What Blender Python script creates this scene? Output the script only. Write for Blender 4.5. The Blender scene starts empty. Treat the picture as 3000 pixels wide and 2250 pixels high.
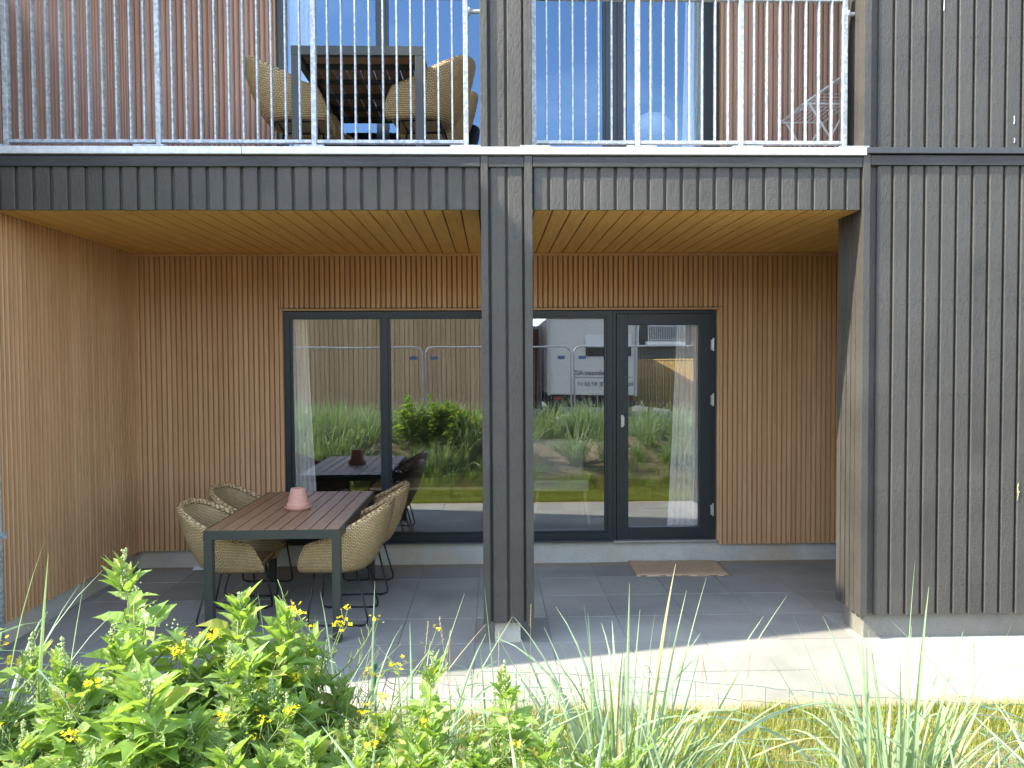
import bpy, math, random
from mathutils import Vector, Matrix, noise as mnoise
R = math.radians
rnd = random.Random(7)
sc = bpy.context.scene
C = sc.collection

# ------------------------------------------------------------------ helpers
class MB:
    def __init__(s):
        s.v = []; s.f = []; s.uv = []; s.mi = []; s.m = 0; s.has_uv = False
    def face(s, idx, uv=None):
        s.f.append(tuple(idx)); s.mi.append(s.m)
        s.uv.append(uv if uv else [(0, 0)] * len(idx))
        if uv: s.has_uv = True
    def add(s, pts):
        n = len(s.v); s.v.extend([tuple(p) for p in pts]); return n
    def quad(s, a, b, c, d):
        n = s.add((a, b, c, d)); s.face((n, n+1, n+2, n+3))
    def box(s, x0, x1, y0, y1, z0, z1):
        n = s.add([(x0,y0,z0),(x1,y0,z0),(x1,y1,z0),(x0,y1,z0),(x0,y0,z1),(x1,y0,z1),(x1,y1,z1),(x0,y1,z1)])
        for q in ((0,3,2,1),(4,5,6,7),(0,1,5,4),(1,2,6,5),(2,3,7,6),(3,0,4,7)):
            s.face([n+i for i in q])
    def fbox(s, F, u0, u1, z0, z1, n0, n1, taper=0.0):
        """box in a wall frame F=(origin,u,n): u along, z up, n outward; taper narrows the outer face"""
        O, u, nn = F
        def P(a, z, b): return (O[0]+u[0]*a+nn[0]*b, O[1]+u[1]*a+nn[1]*b, O[2]+z)
        t = taper
        n = s.add([P(u0,z0,n0),P(u1,z0,n0),P(u1,z1,n0),P(u0,z1,n0),P(u0+t,z0,n1),P(u1-t,z0,n1),P(u1-t,z1,n1),P(u0+t,z1,n1)])
        flip = (u[0]*nn[1]-u[1]*nn[0]) > 0
        for q in ((0,3,2,1),(4,5,6,7),(0,1,5,4),(1,2,6,5),(2,3,7,6),(3,0,4,7)):
            q = [n+i for i in q]
            s.face(q[::-1] if flip else q)
    def fboard(s, F, u0, u1, z0, z1, n0, n1, c):
        O, u, nn = F
        def P(a, z, b): return (O[0]+u[0]*a+nn[0]*b, O[1]+u[1]*a+nn[1]*b, O[2]+z)
        pr = [(u0,n0),(u0,n1-c),(u0+c,n1),(u1-c,n1),(u1,n1-c),(u1,n0)]
        a = s.add([P(x,z0,y) for x, y in pr]); b = s.add([P(x,z1,y) for x, y in pr])
        flip = (u[0]*nn[1]-u[1]*nn[0]) > 0
        fs = [[a+i,a+i+1,b+i+1,b+i] for i in range(5)]+[[a+i for i in range(5,-1,-1)],[b+i for i in range(6)]]
        for q in fs: s.face(q[::-1] if flip else q)
    def tube(s, path, r, seg=6, cap=True):
        path = [Vector(p) for p in path]; k = len(path)
        rr = r if isinstance(r, (list, tuple)) else [r]*k
        t0 = (path[1]-path[0]).normalized()
        a = Vector((0,0,1)) if abs(t0.z) < .9 else Vector((1,0,0))
        x = t0.cross(a).normalized()
        rings = []
        for i, p in enumerate(path):
            t = (path[min(i+1,k-1)]-path[max(i-1,0)]).normalized()
            x = (x - t*x.dot(t))
            x = x.normalized() if x.length > 1e-6 else t.orthogonal().normalized()
            y = t.cross(x)
            rings.append(s.add([p+(x*math.cos(6.28319*j/seg)+y*math.sin(6.28319*j/seg))*rr[i] for j in range(seg)]))
        for i in range(k-1):
            for j in range(seg):
                a, b = rings[i], rings[i+1]; j2 = (j+1) % seg
                s.face((a+j, a+j2, b+j2, b+j))
        if cap:
            s.face([rings[0]+j for j in range(seg)][::-1]); s.face([rings[-1]+j for j in range(seg)])
    def lathe(s, prof, c=(0,0,0), seg=28):
        rings = [s.add([(c[0]+r*math.cos(6.28319*j/seg), c[1]+r*math.sin(6.28319*j/seg), c[2]+z) for j in range(seg)]) for r, z in prof]
        for a, b in zip(rings, rings[1:]):
            for j in range(seg):
                j2 = (j+1) % seg; s.face((a+j, a+j2, b+j2, b+j))
        s.face([rings[0]+j for j in range(seg)][::-1]); s.face([rings[-1]+j for j in range(seg)])
    def build(s, name, mats, parent=None, smooth=False, bevel=0.0):
        me = bpy.data.meshes.new(name); me.from_pydata(s.v, [], s.f)
        mats = mats if isinstance(mats, (list, tuple)) else [mats]
        for m in mats: me.materials.append(m)
        if len(mats) > 1: me.polygons.foreach_set('material_index', s.mi)
        if s.has_uv:
            l = me.uv_layers.new(name='UVMap'); l.data.foreach_set('uv', [c for q in s.uv for p in q for c in p])
        if smooth: me.polygons.foreach_set('use_smooth', [True]*len(s.f))
        me.update()
        o = bpy.data.objects.new(name, me); C.objects.link(o)
        if parent: o.parent = parent
        if bevel:
            b = o.modifiers.new('bevel', 'BEVEL'); b.width = bevel; b.segments = 2; b.limit_method = 'ANGLE'
        return o

def tag(o, label, cat=None, group=None, kind=None):
    o['label'] = label
    if cat: o['category'] = cat
    if group: o['group'] = group
    if kind: o['kind'] = kind
    return o
def thing(name, label, cat, loc=(0,0,0), rz=0, group=None):
    o = bpy.data.objects.new(name, None); C.objects.link(o); o.empty_display_size = .1
    o.location = loc; o.rotation_euler = (0,0,rz)
    return tag(o, label, cat, group)
def copy_tree(o, parent=None):
    c = o.copy(); C.objects.link(c)
    if parent: c.parent = parent
    for ch in list(o.children): copy_tree(ch, c)
    return c
def place(o, loc, rz=0, scale=1.0, label=None, group=None):
    o.location = loc; o.rotation_euler = (0,0,rz); o.scale = (scale,)*3 if not isinstance(scale, tuple) else scale
    if label: o['label'] = label
    if group: o['group'] = group
    return o

# ------------------------------------------------------------------ materials
class NT:
    def __init__(s, name):
        s.m = bpy.data.materials.new(name); s.m.use_nodes = True
        s.t = s.m.node_tree; s.t.nodes.clear()
        s.out = s.n('ShaderNodeOutputMaterial')
    def n(s, typ, **kw):
        nd = s.t.nodes.new(typ)
        for k, v in kw.items():
            if k.startswith('i_'):
                nm = k[2:].replace('_', ' ')
                nd.inputs[int(nm) if nm.isdigit() else nm].default_value = v
            else: setattr(nd, k, v)
        return nd
    def l(s, a, b): s.t.links.new(a, b)
    def obj(s): return s.n('ShaderNodeTexCoord').outputs['Object']
    def scaled(s, vec, sx, sy, sz):
        mp = s.n('ShaderNodeMapping'); mp.inputs['Scale'].default_value = (sx, sy, sz); s.l(vec, mp.inputs[0]); return mp.outputs[0]
    def noise(s, vec, scale, detail=4, rough=.55):
        nd = s.n('ShaderNodeTexNoise', i_Scale=scale, i_Detail=detail, i_Roughness=rough); s.l(vec, nd.inputs['Vector']); return nd.outputs['Fac']
    def ramp(s, fac, stops):
        nd = s.n('ShaderNodeValToRGB'); cr = nd.color_ramp
        while len(cr.elements) < len(stops): cr.elements.new(.5)
        for e, (p, c) in zip(cr.elements, stops): e.position = p; e.color = (*c, 1)
        s.l(fac, nd.inputs[0]); return nd.outputs[0]
    def mix(s, fac, a, b, blend='MIX'):
        nd = s.n('ShaderNodeMix', data_type='RGBA', blend_type=blend)
        for sock, val in ((nd.inputs[0], fac), (nd.inputs[6], a), (nd.inputs[7], b)):
            if hasattr(val, 'links'): s.l(val, sock)
            elif isinstance(val, (int, float)): sock.default_value = val
            else: sock.default_value = (*val, 1)
        return nd.outputs[2]
    def island(s): return s.n('ShaderNodeNewGeometry').outputs['Random Per Island']
    def bump(s, h, strength, dist):
        b = s.n('ShaderNodeBump', i_Strength=strength, i_Distance=dist); s.l(h, b.inputs['Height']); return b.outputs[0]
    def pbr(s, col, rough=.6, metal=0, spec=.5, bump=None):
        p = s.n('ShaderNodeBsdfPrincipled')
        if hasattr(col, 'links'): s.l(col, p.inputs['Base Color'])
        else: p.inputs['Base Color'].default_value = (*col, 1)
        if hasattr(rough, 'links'): s.l(rough, p.inputs['Roughness'])
        else: p.inputs['Roughness'].default_value = rough
        p.inputs['Metallic'].default_value = metal; p.inputs['Specular IOR Level'].default_value = spec
        if bump is not None: s.l(bump, p.inputs['Normal'])
        s.l(p.outputs[0], s.out.inputs[0]); return p

def m_plain(name, col, rough=.5, metal=0, spec=.5, var=.12, scale=30):
    t = NT(name); f = t.noise(t.obj(), scale)
    t.pbr(t.ramp(f, [(.3, tuple(c*(1-var) for c in col)), (.7, tuple(min(1, c*(1+var)) for c in col))]), rough, metal, spec)
    return t.m
def m_dark(name, sx, sy, sz, lo=(.043,.0385,.031), hi=(.061,.055,.045)):
    t = NT(name); o = t.obj(); v = t.scaled(o, sx, sy, sz)
    g = t.noise(v, 1.0, 7, .65); big = t.noise(o, 2.2, 3)
    col = t.mix(t.island(), lo, hi)
    col = t.mix(t.ramp(big, [(.35, (0,0,0)), (.7, (1,1,1))]), col, tuple(c*1.18 for c in hi))
    kn = t.n('ShaderNodeTexVoronoi', i_Scale=1.0); t.l(t.scaled(o, 9, 9, 1.6), kn.inputs['Vector'])
    col = t.mix(t.ramp(kn.outputs['Distance'], [(.0, (1,1,1)), (.09, (0,0,0))]), col, (.038,.036,.034))
    fine = t.noise(t.scaled(o, sx*2.5, sy*2.5, sz*6), 1.0, 5, .7)
    add = t.n('ShaderNodeMath', operation='ADD'); t.l(g, add.inputs[0])
    ml = t.n('ShaderNodeMath', operation='MULTIPLY'); t.l(fine, ml.inputs[0]); ml.inputs[1].default_value = .6; t.l(ml.outputs[0], add.inputs[1])
    t.pbr(col, t.ramp(g, [(.3, (.48,)*3), (.7, (.72,)*3)]), 0, .45, t.bump(add.outputs[0], .85, .0085))
    return t.m
def m_wood(name, lo, hi, sx, sy, sz, rough=.6, bs=.2):
    t = NT(name); o = t.obj(); v = t.scaled(o, sx, sy, sz)
    g = t.noise(v, 1.0, 6, .6)
    col = t.mix(t.island(), lo, hi)
    col = t.mix(t.ramp(g, [(.38, (0,0,0)), (.75, (.55,.55,.55))]), col, tuple(c*.62 for c in lo))
    kn = t.n('ShaderNodeTexVoronoi', i_Scale=1.0); t.l(t.scaled(o, sx*.45, sy*.45, sz*.9), kn.inputs['Vector'])
    col = t.mix(t.ramp(kn.outputs['Distance'], [(.0, (.7,.7,.7)), (.1, (0,0,0))]), col, tuple(c*.4 for c in lo))
    t.pbr(col, rough, 0, .35, t.bump(g, bs, .002))
    return t.m
def m_concrete(name, lo, hi, stain=None, scale=3.0, isl=False, sandy=None):
    t = NT(name); o = t.obj()
    a = t.noise(o, scale, 6, .65); b = t.noise(o, 60, 3); c = t.noise(o, scale*.4, 3)
    col = t.ramp(a, [(.3, lo), (.7, hi)])
    if isl: col = t.mix(.35, col, t.mix(t.island(), tuple(x*.75 for x in lo), tuple(x*1.15 for x in hi)))
    if stain: col = t.mix(t.ramp(c, [(.48, (0,0,0)), (.66, (.85,.85,.85))]), col, stain)
    col = t.mix(t.ramp(b, [(.3, (.25,)*3), (.5, (0,0,0))]), col, tuple(x*.55 for x in lo))
    if sandy:
        sp = t.n('ShaderNodeSeparateXYZ'); t.l(o, sp.inputs[0]); na = t.noise(o, 7, 6, .7)
        for lo_, hi_ in ((4.12, 3.84), (6.56, 6.72)):
            mr = t.n('ShaderNodeMapRange'); t.l(sp.outputs['Y'], mr.inputs['Value']); mr.inputs['From Min'].default_value = lo_; mr.inputs['From Max'].default_value = hi_; mr.inputs['To Min'].default_value = -.32; mr.inputs['To Max'].default_value = .30
            ad = t.n('ShaderNodeMath', operation='ADD'); t.l(mr.outputs[0], ad.inputs[0]); t.l(na, ad.inputs[1])
            col = t.mix(t.ramp(ad.outputs[0], [(.47, (0,0,0)), (.62, (.75,.75,.75))]), col, sandy)
    t.pbr(col, .85, 0, .3, t.bump(b, .25, .002))
    return t.m
def m_leaf(name, lo, hi, tr, trans=.4, rough=.5, dead=None, dthr=.92):
    t = NT(name); isl = t.island(); col = t.mix(isl, lo, hi)
    oi = t.n('ShaderNodeObjectInfo'); col = t.mix(t.ramp(oi.outputs['Random'], [(0, (0,0,0)), (1, (.45,.45,.45))]), col, tuple(c*k for c, k in zip(lo, (1.25, .95, 1.1))))
    nz = t.noise(t.obj(), 45, 3); col = t.mix(t.ramp(nz, [(.35, (0,0,0)), (.7, (.5,.5,.5))]), col, tuple(c*1.35 for c in hi))
    if dead: col = t.mix(t.ramp(isl, [(dthr-.004, (0,0,0)), (dthr, (.9,.9,.9))]), col, dead)
    p = t.n('ShaderNodeBsdfPrincipled', i_Roughness=rough); p.inputs['Specular IOR Level'].default_value = .35
    t.l(col, p.inputs['Base Color'])
    d = t.n('ShaderNodeBsdfTranslucent'); d.inputs[0].default_value = (*tr, 1)
    m = t.n('ShaderNodeMixShader'); m.inputs[0].default_value = trans
    t.l(p.outputs[0], m.inputs[1]); t.l(d.outputs[0], m.inputs[2]); t.l(m.outputs[0], t.out.inputs[0])
    return t.m
def m_glass(name, refl=.29, tint=(.97,.985,.975), refl_tint=(.95,.98,1)):
    t = NT(name); lw = t.n('ShaderNodeLayerWeight', i_Blend=.5)
    pw = t.n('ShaderNodeMath', operation='POWER'); t.l(lw.outputs['Facing'], pw.inputs[0]); pw.inputs[1].default_value = 4
    ma = t.n('ShaderNodeMath', operation='MULTIPLY_ADD'); t.l(pw.outputs[0], ma.inputs[0]); ma.inputs[1].default_value = .7; ma.inputs[2].default_value = refl
    tr = t.n('ShaderNodeBsdfTransparent'); tr.inputs[0].default_value = (*tint, 1)
    gl = t.n('ShaderNodeBsdfGlossy', i_Roughness=0.0); gl.inputs[0].default_value = (*refl_tint, 1)
    nz = t.noise(t.scaled(t.obj(), 1.3, 1.3, .8), 1.0, 1); t.l(t.bump(nz, .06, .02), gl.inputs['Normal'])
    m = t.n('ShaderNodeMixShader'); t.l(ma.outputs[0], m.inputs[0]); t.l(tr.outputs[0], m.inputs[1]); t.l(gl.outputs[0], m.inputs[2])
    t.l(m.outputs[0], t.out.inputs[0]); return t.m
def m_clear(name):
    t = NT(name); tr = t.n('ShaderNodeBsdfTransparent'); tr.inputs[0].default_value = (.98,.99,.985,1); t.l(tr.outputs[0], t.out.inputs[0]); return t.m
def m_wicker(name):
    t = NT(name); uv = t.n('ShaderNodeTexCoord').outputs['UV']
    br = t.n('ShaderNodeTexBrick', offset=.5, i_Scale=1.0, i_Mortar_Size=.0027, i_Brick_Width=.022, i_Row_Height=.0105, i_Mortar_Smooth=.6)
    br.inputs['Color1'].default_value = (.82,.58,.29,1); br.inputs['Color2'].default_value = (.64,.435,.20,1); br.inputs['Mortar'].default_value = (.15,.095,.042,1)
    t.l(uv, br.inputs['Vector'])
    nz = t.noise(t.obj(), 6, 3); col = t.mix(t.ramp(nz, [(.3, (.35,.35,.35)), (.7, (0,0,0))]), br.outputs['Color'], (.27,.19,.09))
    inv = t.n('ShaderNodeMath', operation='SUBTRACT'); inv.inputs[0].default_value = 1; t.l(br.outputs['Fac'], inv.inputs[1])
    t.pbr(col, .55, 0, .35, t.bump(inv.outputs[0], .8, .004)); return t.m
def m_galv(name):
    t = NT(name); vo = t.n('ShaderNodeTexVoronoi', i_Scale=55); t.l(t.obj(), vo.inputs['Vector'])
    col = t.ramp(vo.outputs['Color'], [(.2, (.29,.31,.315)), (.8, (.50,.52,.525))])
    t.pbr(col, .5, .15, .5); return t.m
def m_sand(name):
    t = NT(name); o = t.obj(); a = t.noise(o, 4, 5); b = t.noise(o, 90, 3)
    col = t.ramp(a, [(.3, (.20,.155,.10)), (.7, (.31,.255,.18))])
    col = t.mix(t.ramp(b, [(.3, (.5,)*3), (.5, (0,)*3)]), col, (.11,.085,.055))
    t.pbr(col, .95, 0, .2, t.bump(b, .5, .01)); return t.m

M = dict(
    slat_bounce=m_wood('bounce_tinted_slat_wood', (.50,.29,.205), (.59,.36,.265), 55, 55, 2.2),  # porch slat wood again, reddened by bounced light put into the colour
    dark=m_dark('dark_stained_boards', 62, 62, 22), darkh=m_dark('dark_stained_trim', 5, 42, 42, (.032,.029,.026), (.041,.038,.033)),
    slat=m_wood('brown_slat_wood', (.55,.305,.142), (.64,.375,.188), 55, 55, 2.2),
    slatback=m_plain('slat_backing', (.24,.135,.07), .8), ceil=m_wood('ochre_ceiling_boards', (.80,.45,.135), (.86,.51,.17), 30, 2.0, 30, .5, .06),
    conc_grey=m_concrete('sun_toned_plinth', (.15,.142,.122), (.23,.22,.19), (.19,.155,.11), 2.6), conc=m_concrete('plinth_concrete', (.40,.385,.33), (.56,.54,.47), (.48,.37,.25), 2.6),  # conc_grey: plinth concrete again, its colour darkened to offset the direct sun
    tile=m_concrete('grey_paving', (.238,.234,.204), (.335,.328,.288), (.195,.190,.164), 2.0, True, (.30,.235,.15)), joint=m_plain('joint_sand', (.27,.25,.215), .95),
    frame=m_plain('anthracite_frame', (.016,.021,.024), .38), glass=m_glass('window_glass'), clear=m_clear('inner_glass_face'), glass_up=m_glass('upper_window_glass', .165, (.78,.84,.87), (.40,.66,1)),  # glass_up: blue of the mirrored sky put into its reflection tint
    galv=m_galv('galvanised_steel'), flash=m_plain('pale_metal_flashing', (.62,.60,.59), .5, .15), darkmetal=m_plain('dark_metal', (.055,.056,.057), .5, .2),
    white=m_plain('white_paint', (.72,.71,.68), .6), curtain=m_leaf('sheer_curtain', (.84,.82,.76), (.90,.88,.82), (.85,.83,.78), .22, .9),
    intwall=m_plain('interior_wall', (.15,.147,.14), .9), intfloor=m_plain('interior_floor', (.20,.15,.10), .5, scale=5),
    oak=m_plain('pale_oak', (.45,.30,.15), .5), black=m_plain('black_ceramic', (.012,.012,.012), .15), alu=m_plain('grey_aluminium', (.042,.044,.037), .45, .1, var=.05),
    wpc=m_wood('brown_table_boards', (.285,.158,.085), (.355,.208,.118), 40, 3, 40, .45, .08), wicker=m_wicker('woven_rattan'),
    rod=m_plain('black_rod', (.012,.012,.013), .4, .1), terra=m_plain('pale_terracotta', (.60,.30,.215), .8, var=.08), cushion=m_plain('cream_cushion', (.55,.50,.43), .9),
    soil=m_sand('dune_sand'), steel=m_plain('brushed_steel', (.6,.6,.58), .3, .8),
)
def m_coir():
    t = NT('coir'); o = t.obj(); w = t.n('ShaderNodeTexWave', i_Scale=15, bands_direction='Y', i_Distortion=3.5, i_Detail=3); t.l(o, w.inputs['Vector'])
    n_ = t.noise(o, 120, 3); col = t.ramp(w.outputs['Fac'], [(.15, (.22,.14,.075)), (.7, (.70,.52,.33))])
    col = t.mix(t.ramp(n_, [(.35, (.4,)*3), (.6, (0,)*3)]), col, (.3,.2,.12))
    t.pbr(col, .95, 0, .2, t.bump(w.outputs['Fac'], .5, .003)); return t.m
M['coir'] = m_coir(); M['asphd'] = m_plain('dark_nail_head', (.02,.019,.017), .6)

# ------------------------------------------------------------------ camera
yaw, pitch, roll, CAMH = .0274, -.0299, -.0055, 1.8333
fx = Vector((math.cos(yaw), -math.sin(yaw), 0))
fwd = Vector((math.sin(yaw)*math.cos(pitch), math.cos(yaw)*math.cos(pitch), math.sin(pitch)))
up = fx.cross(fwd)
rr = math.cos(roll)*fx + math.sin(roll)*up; uu = -math.sin(roll)*fx + math.cos(roll)*up
cam = bpy.data.objects.new('camera', bpy.data.cameras.new('camera')); C.objects.link(cam)
mw = Matrix((rr, uu, -fwd)).transposed().to_4x4(); mw.translation = (0, 0, CAMH); cam.matrix_world = mw
cam.data.sensor_width = 36; cam.data.lens = 1620/2212*36; cam.data.clip_start = .05; cam.data.clip_end = 800
sc.camera = cam

# ------------------------------------------------------------------ light
SUN = Vector((-.69, -.1545, .707)).normalized()
sl = bpy.data.lights.new('sun', 'SUN'); sl.energy = 2.2; sl.angle = R(.53); sl.color = (1, .92, .77)
so = bpy.data.objects.new('sun', sl); C.objects.link(so); so.rotation_euler = SUN.to_track_quat('Z', 'Y').to_euler(); so.location = (-20, -5, 25)
w = bpy.data.worlds.new('World'); sc.world = w; w.use_nodes = True
nt = w.node_tree; nt.nodes.clear()
wo = nt.nodes.new('ShaderNodeOutputWorld'); bg = nt.nodes.new('ShaderNodeBackground'); bg.inputs[1].default_value = .15
sky = nt.nodes.new('ShaderNodeTexSky'); sky.sky_type = 'NISHITA'; sky.sun_disc = False
sky.sun_elevation = math.asin(SUN.z); sky.sun_rotation = math.atan2(SUN.x, SUN.y)
sky.air_density = 1.0; sky.dust_density = .6; sky.ozone_density = 1.6
tc = nt.nodes.new('ShaderNodeTexCoord'); mp = nt.nodes.new('ShaderNodeMapping'); mp.inputs['Scale'].default_value = (1.3, 1.3, 3.4); mp.inputs['Location'].default_value = (.35, .1, .25)
nz = nt.nodes.new('ShaderNodeTexNoise'); nz.inputs['Scale'].default_value = 2.0; nz.inputs['Detail'].default_value = 7; nz.inputs['Roughness'].default_value = .55
cr = nt.nodes.new('ShaderNodeValToRGB'); cr.color_ramp.elements[0].position = .54; cr.color_ramp.elements[1].position = .84
cr.color_ramp.elements[1].color = (.75, .75, .75, 1)
mx = nt.nodes.new('ShaderNodeMix'); mx.data_type = 'RGBA'; mx.inputs[7].default_value = (6.6, 6.7, 6.9, 1)
L = nt.links.new
L(tc.outputs['Generated'], mp.inputs[0]); L(mp.outputs[0], nz.inputs['Vector']); L(nz.outputs['Fac'], cr.inputs[0])
L(cr.outputs[0], mx.inputs[0]); hs = nt.nodes.new('ShaderNodeHueSaturation'); hs.inputs['Saturation'].default_value = .80
L(sky.outputs[0], hs.inputs['Color']); L(hs.outputs[0], mx.inputs[6]); L(mx.outputs[2], bg.inputs[0]); L(bg.outputs[0], wo.inputs[0])
sc.view_settings.view_transform = 'Standard'; sc.view_settings.look = 'None'; sc.view_settings.exposure = 2.6; sc.view_settings.gamma = 1
cy = sc.cycles; cy.use_denoising = True; cy.max_bounces = 10; cy.diffuse_bounces = 5; cy.glossy_bounces = 4; cy.transparent_max_bounces = 16; cy.transmission_bounces = 4
cy.sample_clamp_indirect = 8
cy.caustics_reflective = False; cy.caustics_refractive = False

# ------------------------------------------------------------------ dimensions of the house
YF, YB, XL, XC = 4.804, 6.728, -3.144, 2.406
ZC, ZB, ZK, FL = 2.80, .165, .164, 3.20          # porch ceiling, cladding bottoms, balcony floor
UPC = 6.75                                        # balcony ceiling
FB = ((0,0,0), (1,0,0), (0,-1,0))                 # frame: facing the camera; u = x
def fr_front(y): return ((0, y, 0), (1,0,0), (0,-1,0))
def fr_right(x): return ((x, 0, 0), (0,1,0), (1,0,0))     # faces +x, u = y
def fr_left(x): return ((x, 0, 0), (0,1,0), (-1,0,0))     # faces -x, u = y

def slats(mb, F, u0, u1, z0, z1, pitch, gap, n0, n1, holes=(), taper=0.0, jit=0.0, seed=1, cham=0.0):
    q = random.Random(seed); k = max(1, round((u1-u0)/pitch)); p = (u1-u0)/k
    for i in range(k):
        a, b = u0+i*p+gap/2, u0+(i+1)*p-gap/2
        d = n1 + q.uniform(-jit, jit); dz = q.uniform(0, jit*1.5)
        segs = [(a, b, z0-dz, z1)]
        for (ha, hb, za, zb) in holes:
            ns = []
            for (sa, sb, sz0, sz1) in segs:
                if sb <= ha or sa >= hb: ns.append((sa, sb, sz0, sz1)); continue
                if sa < ha: ns.append((sa, ha, sz0, sz1))
                if sb > hb: ns.append((hb, sb, sz0, sz1))
                ma, mb_ = max(sa, ha), min(sb, hb)
                if za > sz0+.01: ns.append((ma, mb_, sz0, za))
                if zb < sz1-.01: ns.append((ma, mb_, zb, sz1))
            segs = ns
        for (sa, sb, s0, s1) in segs:
            if cham and sb-sa > .03: mb.fboard(F, sa, sb, s0, s1, n0, d, cham)
            elif sb-sa > .006: mb.fbox(F, sa, sb, s0, s1, n0, d, taper if sb-sa > .02 else 0)
def slab_holes(mb, F, u0, u1, z0, z1, n0, n1, hole):
    ha, hb, za, zb = hole
    for a in ((u0, ha, z0, z1), (hb, u1, z0, z1), (ha, hb, z0, za), (ha, hb, zb, z1)):
        if a[1]-a[0] > .001 and a[3]-a[2] > .001: mb.fbox(F, *a, n0, n1)

house = thing('apartment_house', 'two-storey house with dark board cladding, a brown slatted porch and a balcony above it', 'house', (0, YB, 0))
def part(mb, name, mats, parent=house, **k):
    o = mb.build(name, mats, None, **k)
    o.parent = parent
    # parts are built in world coordinates; keep them there
    o.matrix_parent_inverse = Matrix.Translation(-world_loc(parent))
    return o
def world_loc(o):
    v = Vector(o.location)
    while o.parent is not None:
        v = v + o.matrix_parent_inverse.translation
        o = o.parent; v = v + Vector(o.location)
    return v

# lower back wall
HL = (-1.868, 2.058, -.5, 2.312)
m = MB(); slats(m, fr_front(YB), XL, 4.3, ZK, ZC, .0452, .0060, -.008, .011, [HL], .0045, .0006, 3)
bw = part(m, 'porch_wall', M['slat'])
m = MB(); slab_holes(m, fr_front(YB), XL-.1, 4.4, ZK+.01, ZC+.02, -.09, -.0065, (-1.86, 2.05, 0, 2.304))
part(m, 'backing_board', M['slatback'], bw)
m = MB(); m.fbox(fr_front(YB), -1.868, 2.058, 2.294, 2.308, -.08, .02); m.fbox(fr_front(YB), -1.868, -1.850, .2, 2.290, -.08, .012); m.fbox(fr_front(YB), 2.040, 2.058, .2, 2.290, -.08, .012)
part(m, 'window_reveal', M['slat'], bw)
m = MB(); m.fbox(fr_front(YB), -1.89, 2.08, 2.316, 2.320, -.02, .016)
part(m, 'drip_strip', M['darkmetal'], bw)
m = MB(); m.fbox(fr_front(YB), XL-.01, 4.3, ZC-.026, ZC-.002, .0125, .030)
part(m, 'ceiling_batten', M['slat'], bw)
# left side wall
m = MB(); slats(m, fr_right(XL), YF-.0, YB-.035, ZK, ZC, .0475, .0265, -.006, .011, (), .0015, .0006, 4)
sw = part(m, 'side_wall', M['slat'])
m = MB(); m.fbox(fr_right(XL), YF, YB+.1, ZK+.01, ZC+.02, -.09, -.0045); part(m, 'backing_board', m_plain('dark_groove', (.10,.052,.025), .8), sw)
m = MB(); m.fbox(fr_right(XL), YB-.032, YB-.004, ZK, ZC-.03, -.01, .022); part(m, 'corner_batten', M['slat'], sw)
# plinths
m = MB(); m.fbox(fr_front(YB), XL-.05, 1.1, -.1, .197, -.13, -.035); m.fbox(fr_front(YB), 1.1, 4.3, -.1, .183, -.13, -.035)
m.fbox(fr_right(XL), 3.85, YB+.03, -.1, .19, -.13, -.035)
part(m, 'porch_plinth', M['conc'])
# ceiling boards run from the front to the back
m = MB(); q = random.Random(5); x = XL+.005; k = 0
while x < 4.3:
    wd = .118; z = ZC+q.uniform(-.0006, .0006)
    y0 = YF+.02 if not (XC-.02 < x+wd and x < 9) else 5.10
    if x < XC-.15 or x > XC: m.box(x+.0048, x+wd-.0048, YF+.024, YB-.0, z, z+.02)
    else: m.box(x+.0048, min(x+wd-.0048, 4.3), YF+.024, YB, z, z+.02)
    x += wd
cl = part(m, 'porch_ceiling', M['ceil'])
m = MB(); m.box(XL, 4.3, YF+.024, YB+.08, ZC+.017, ZC+.06); part(m, 'backing_board', m_plain('ceiling_void', (.04,.02,.01), .9), cl)

# fascias, pillar, corner walls
XP0, XP1 = -.0594, .266
def fascia(x0, x1, seed):
    m = MB(); slats(m, fr_front(YF), x0, x1, ZC-.004, 3.062, .1085, .018, .002, .020, (), 0.001, .0012, seed, .0055)
    f = part(m, 'fascia', M['dark'])
    m = MB(); m.fbox(fr_front(YF), x0, x1, ZC+.002, 3.14, -.02, .002); part(m, 'backing_board', M['dark'], f)
    m = MB(); m.fbox(fr_front(YF), x0+.003, x1-.003, 3.062, 3.126, .002, .035); part(m, 'trim_board', M['darkh'], f, bevel=.003)
    return f
fascia(XL-.02, XP0-.001, 11); fascia(XP1+.001, XC-.022, 12)
def pillar(z0, z1, trim):
    m = MB(); F = fr_front(YF)
    for a, b in ((XP0+.062, XP0+.153), (XP0+.171, XP0+.263)): m.fboard(F, a-.001, b+.001, z0+.002, z1, -.0, .020, .0055)
    m.box(XP0+.02, XP1-.02, YF, YF+.30, z0+.004, z1)
    Fl, Fr = fr_left(XP0+.02), fr_right(XP1-.02)
    slats(m, Fl, YF+.05, YF+.28, z0, z1, .108, .018, -.004, .018, (), .001, .001, 2)
    slats(m, Fr, YF+.05, YF+.28, z0, z1, .108, .018, -.004, .018, (), .001, .001, 2)
    p = part(m, 'pillar', M['dark'])
    for a, b in ((XP0, XP0+.045), (XP1-.050, XP1)):
        m = MB(); m.fbox(F, a, b, z0-.004, z1, -.045, .035); part(m, 'corner_board', M['dark'], p, bevel=.003)
    if trim:
        m = MB(); m.fbox(F, XP0+.048, XP1-.053, 3.062, 3.126, .020, .033); part(m, 'trim_board', M['darkh'], p, bevel=.003)
        m = MB(); m.box(.012, .180, 4.845, 5.03, -.02, z0+.01); part(m, 'concrete_foot', M['conc'], p, bevel=.006)
    return p
pillar(.148, 3.132, True); pillar(3.192, UPC, False)
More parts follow.
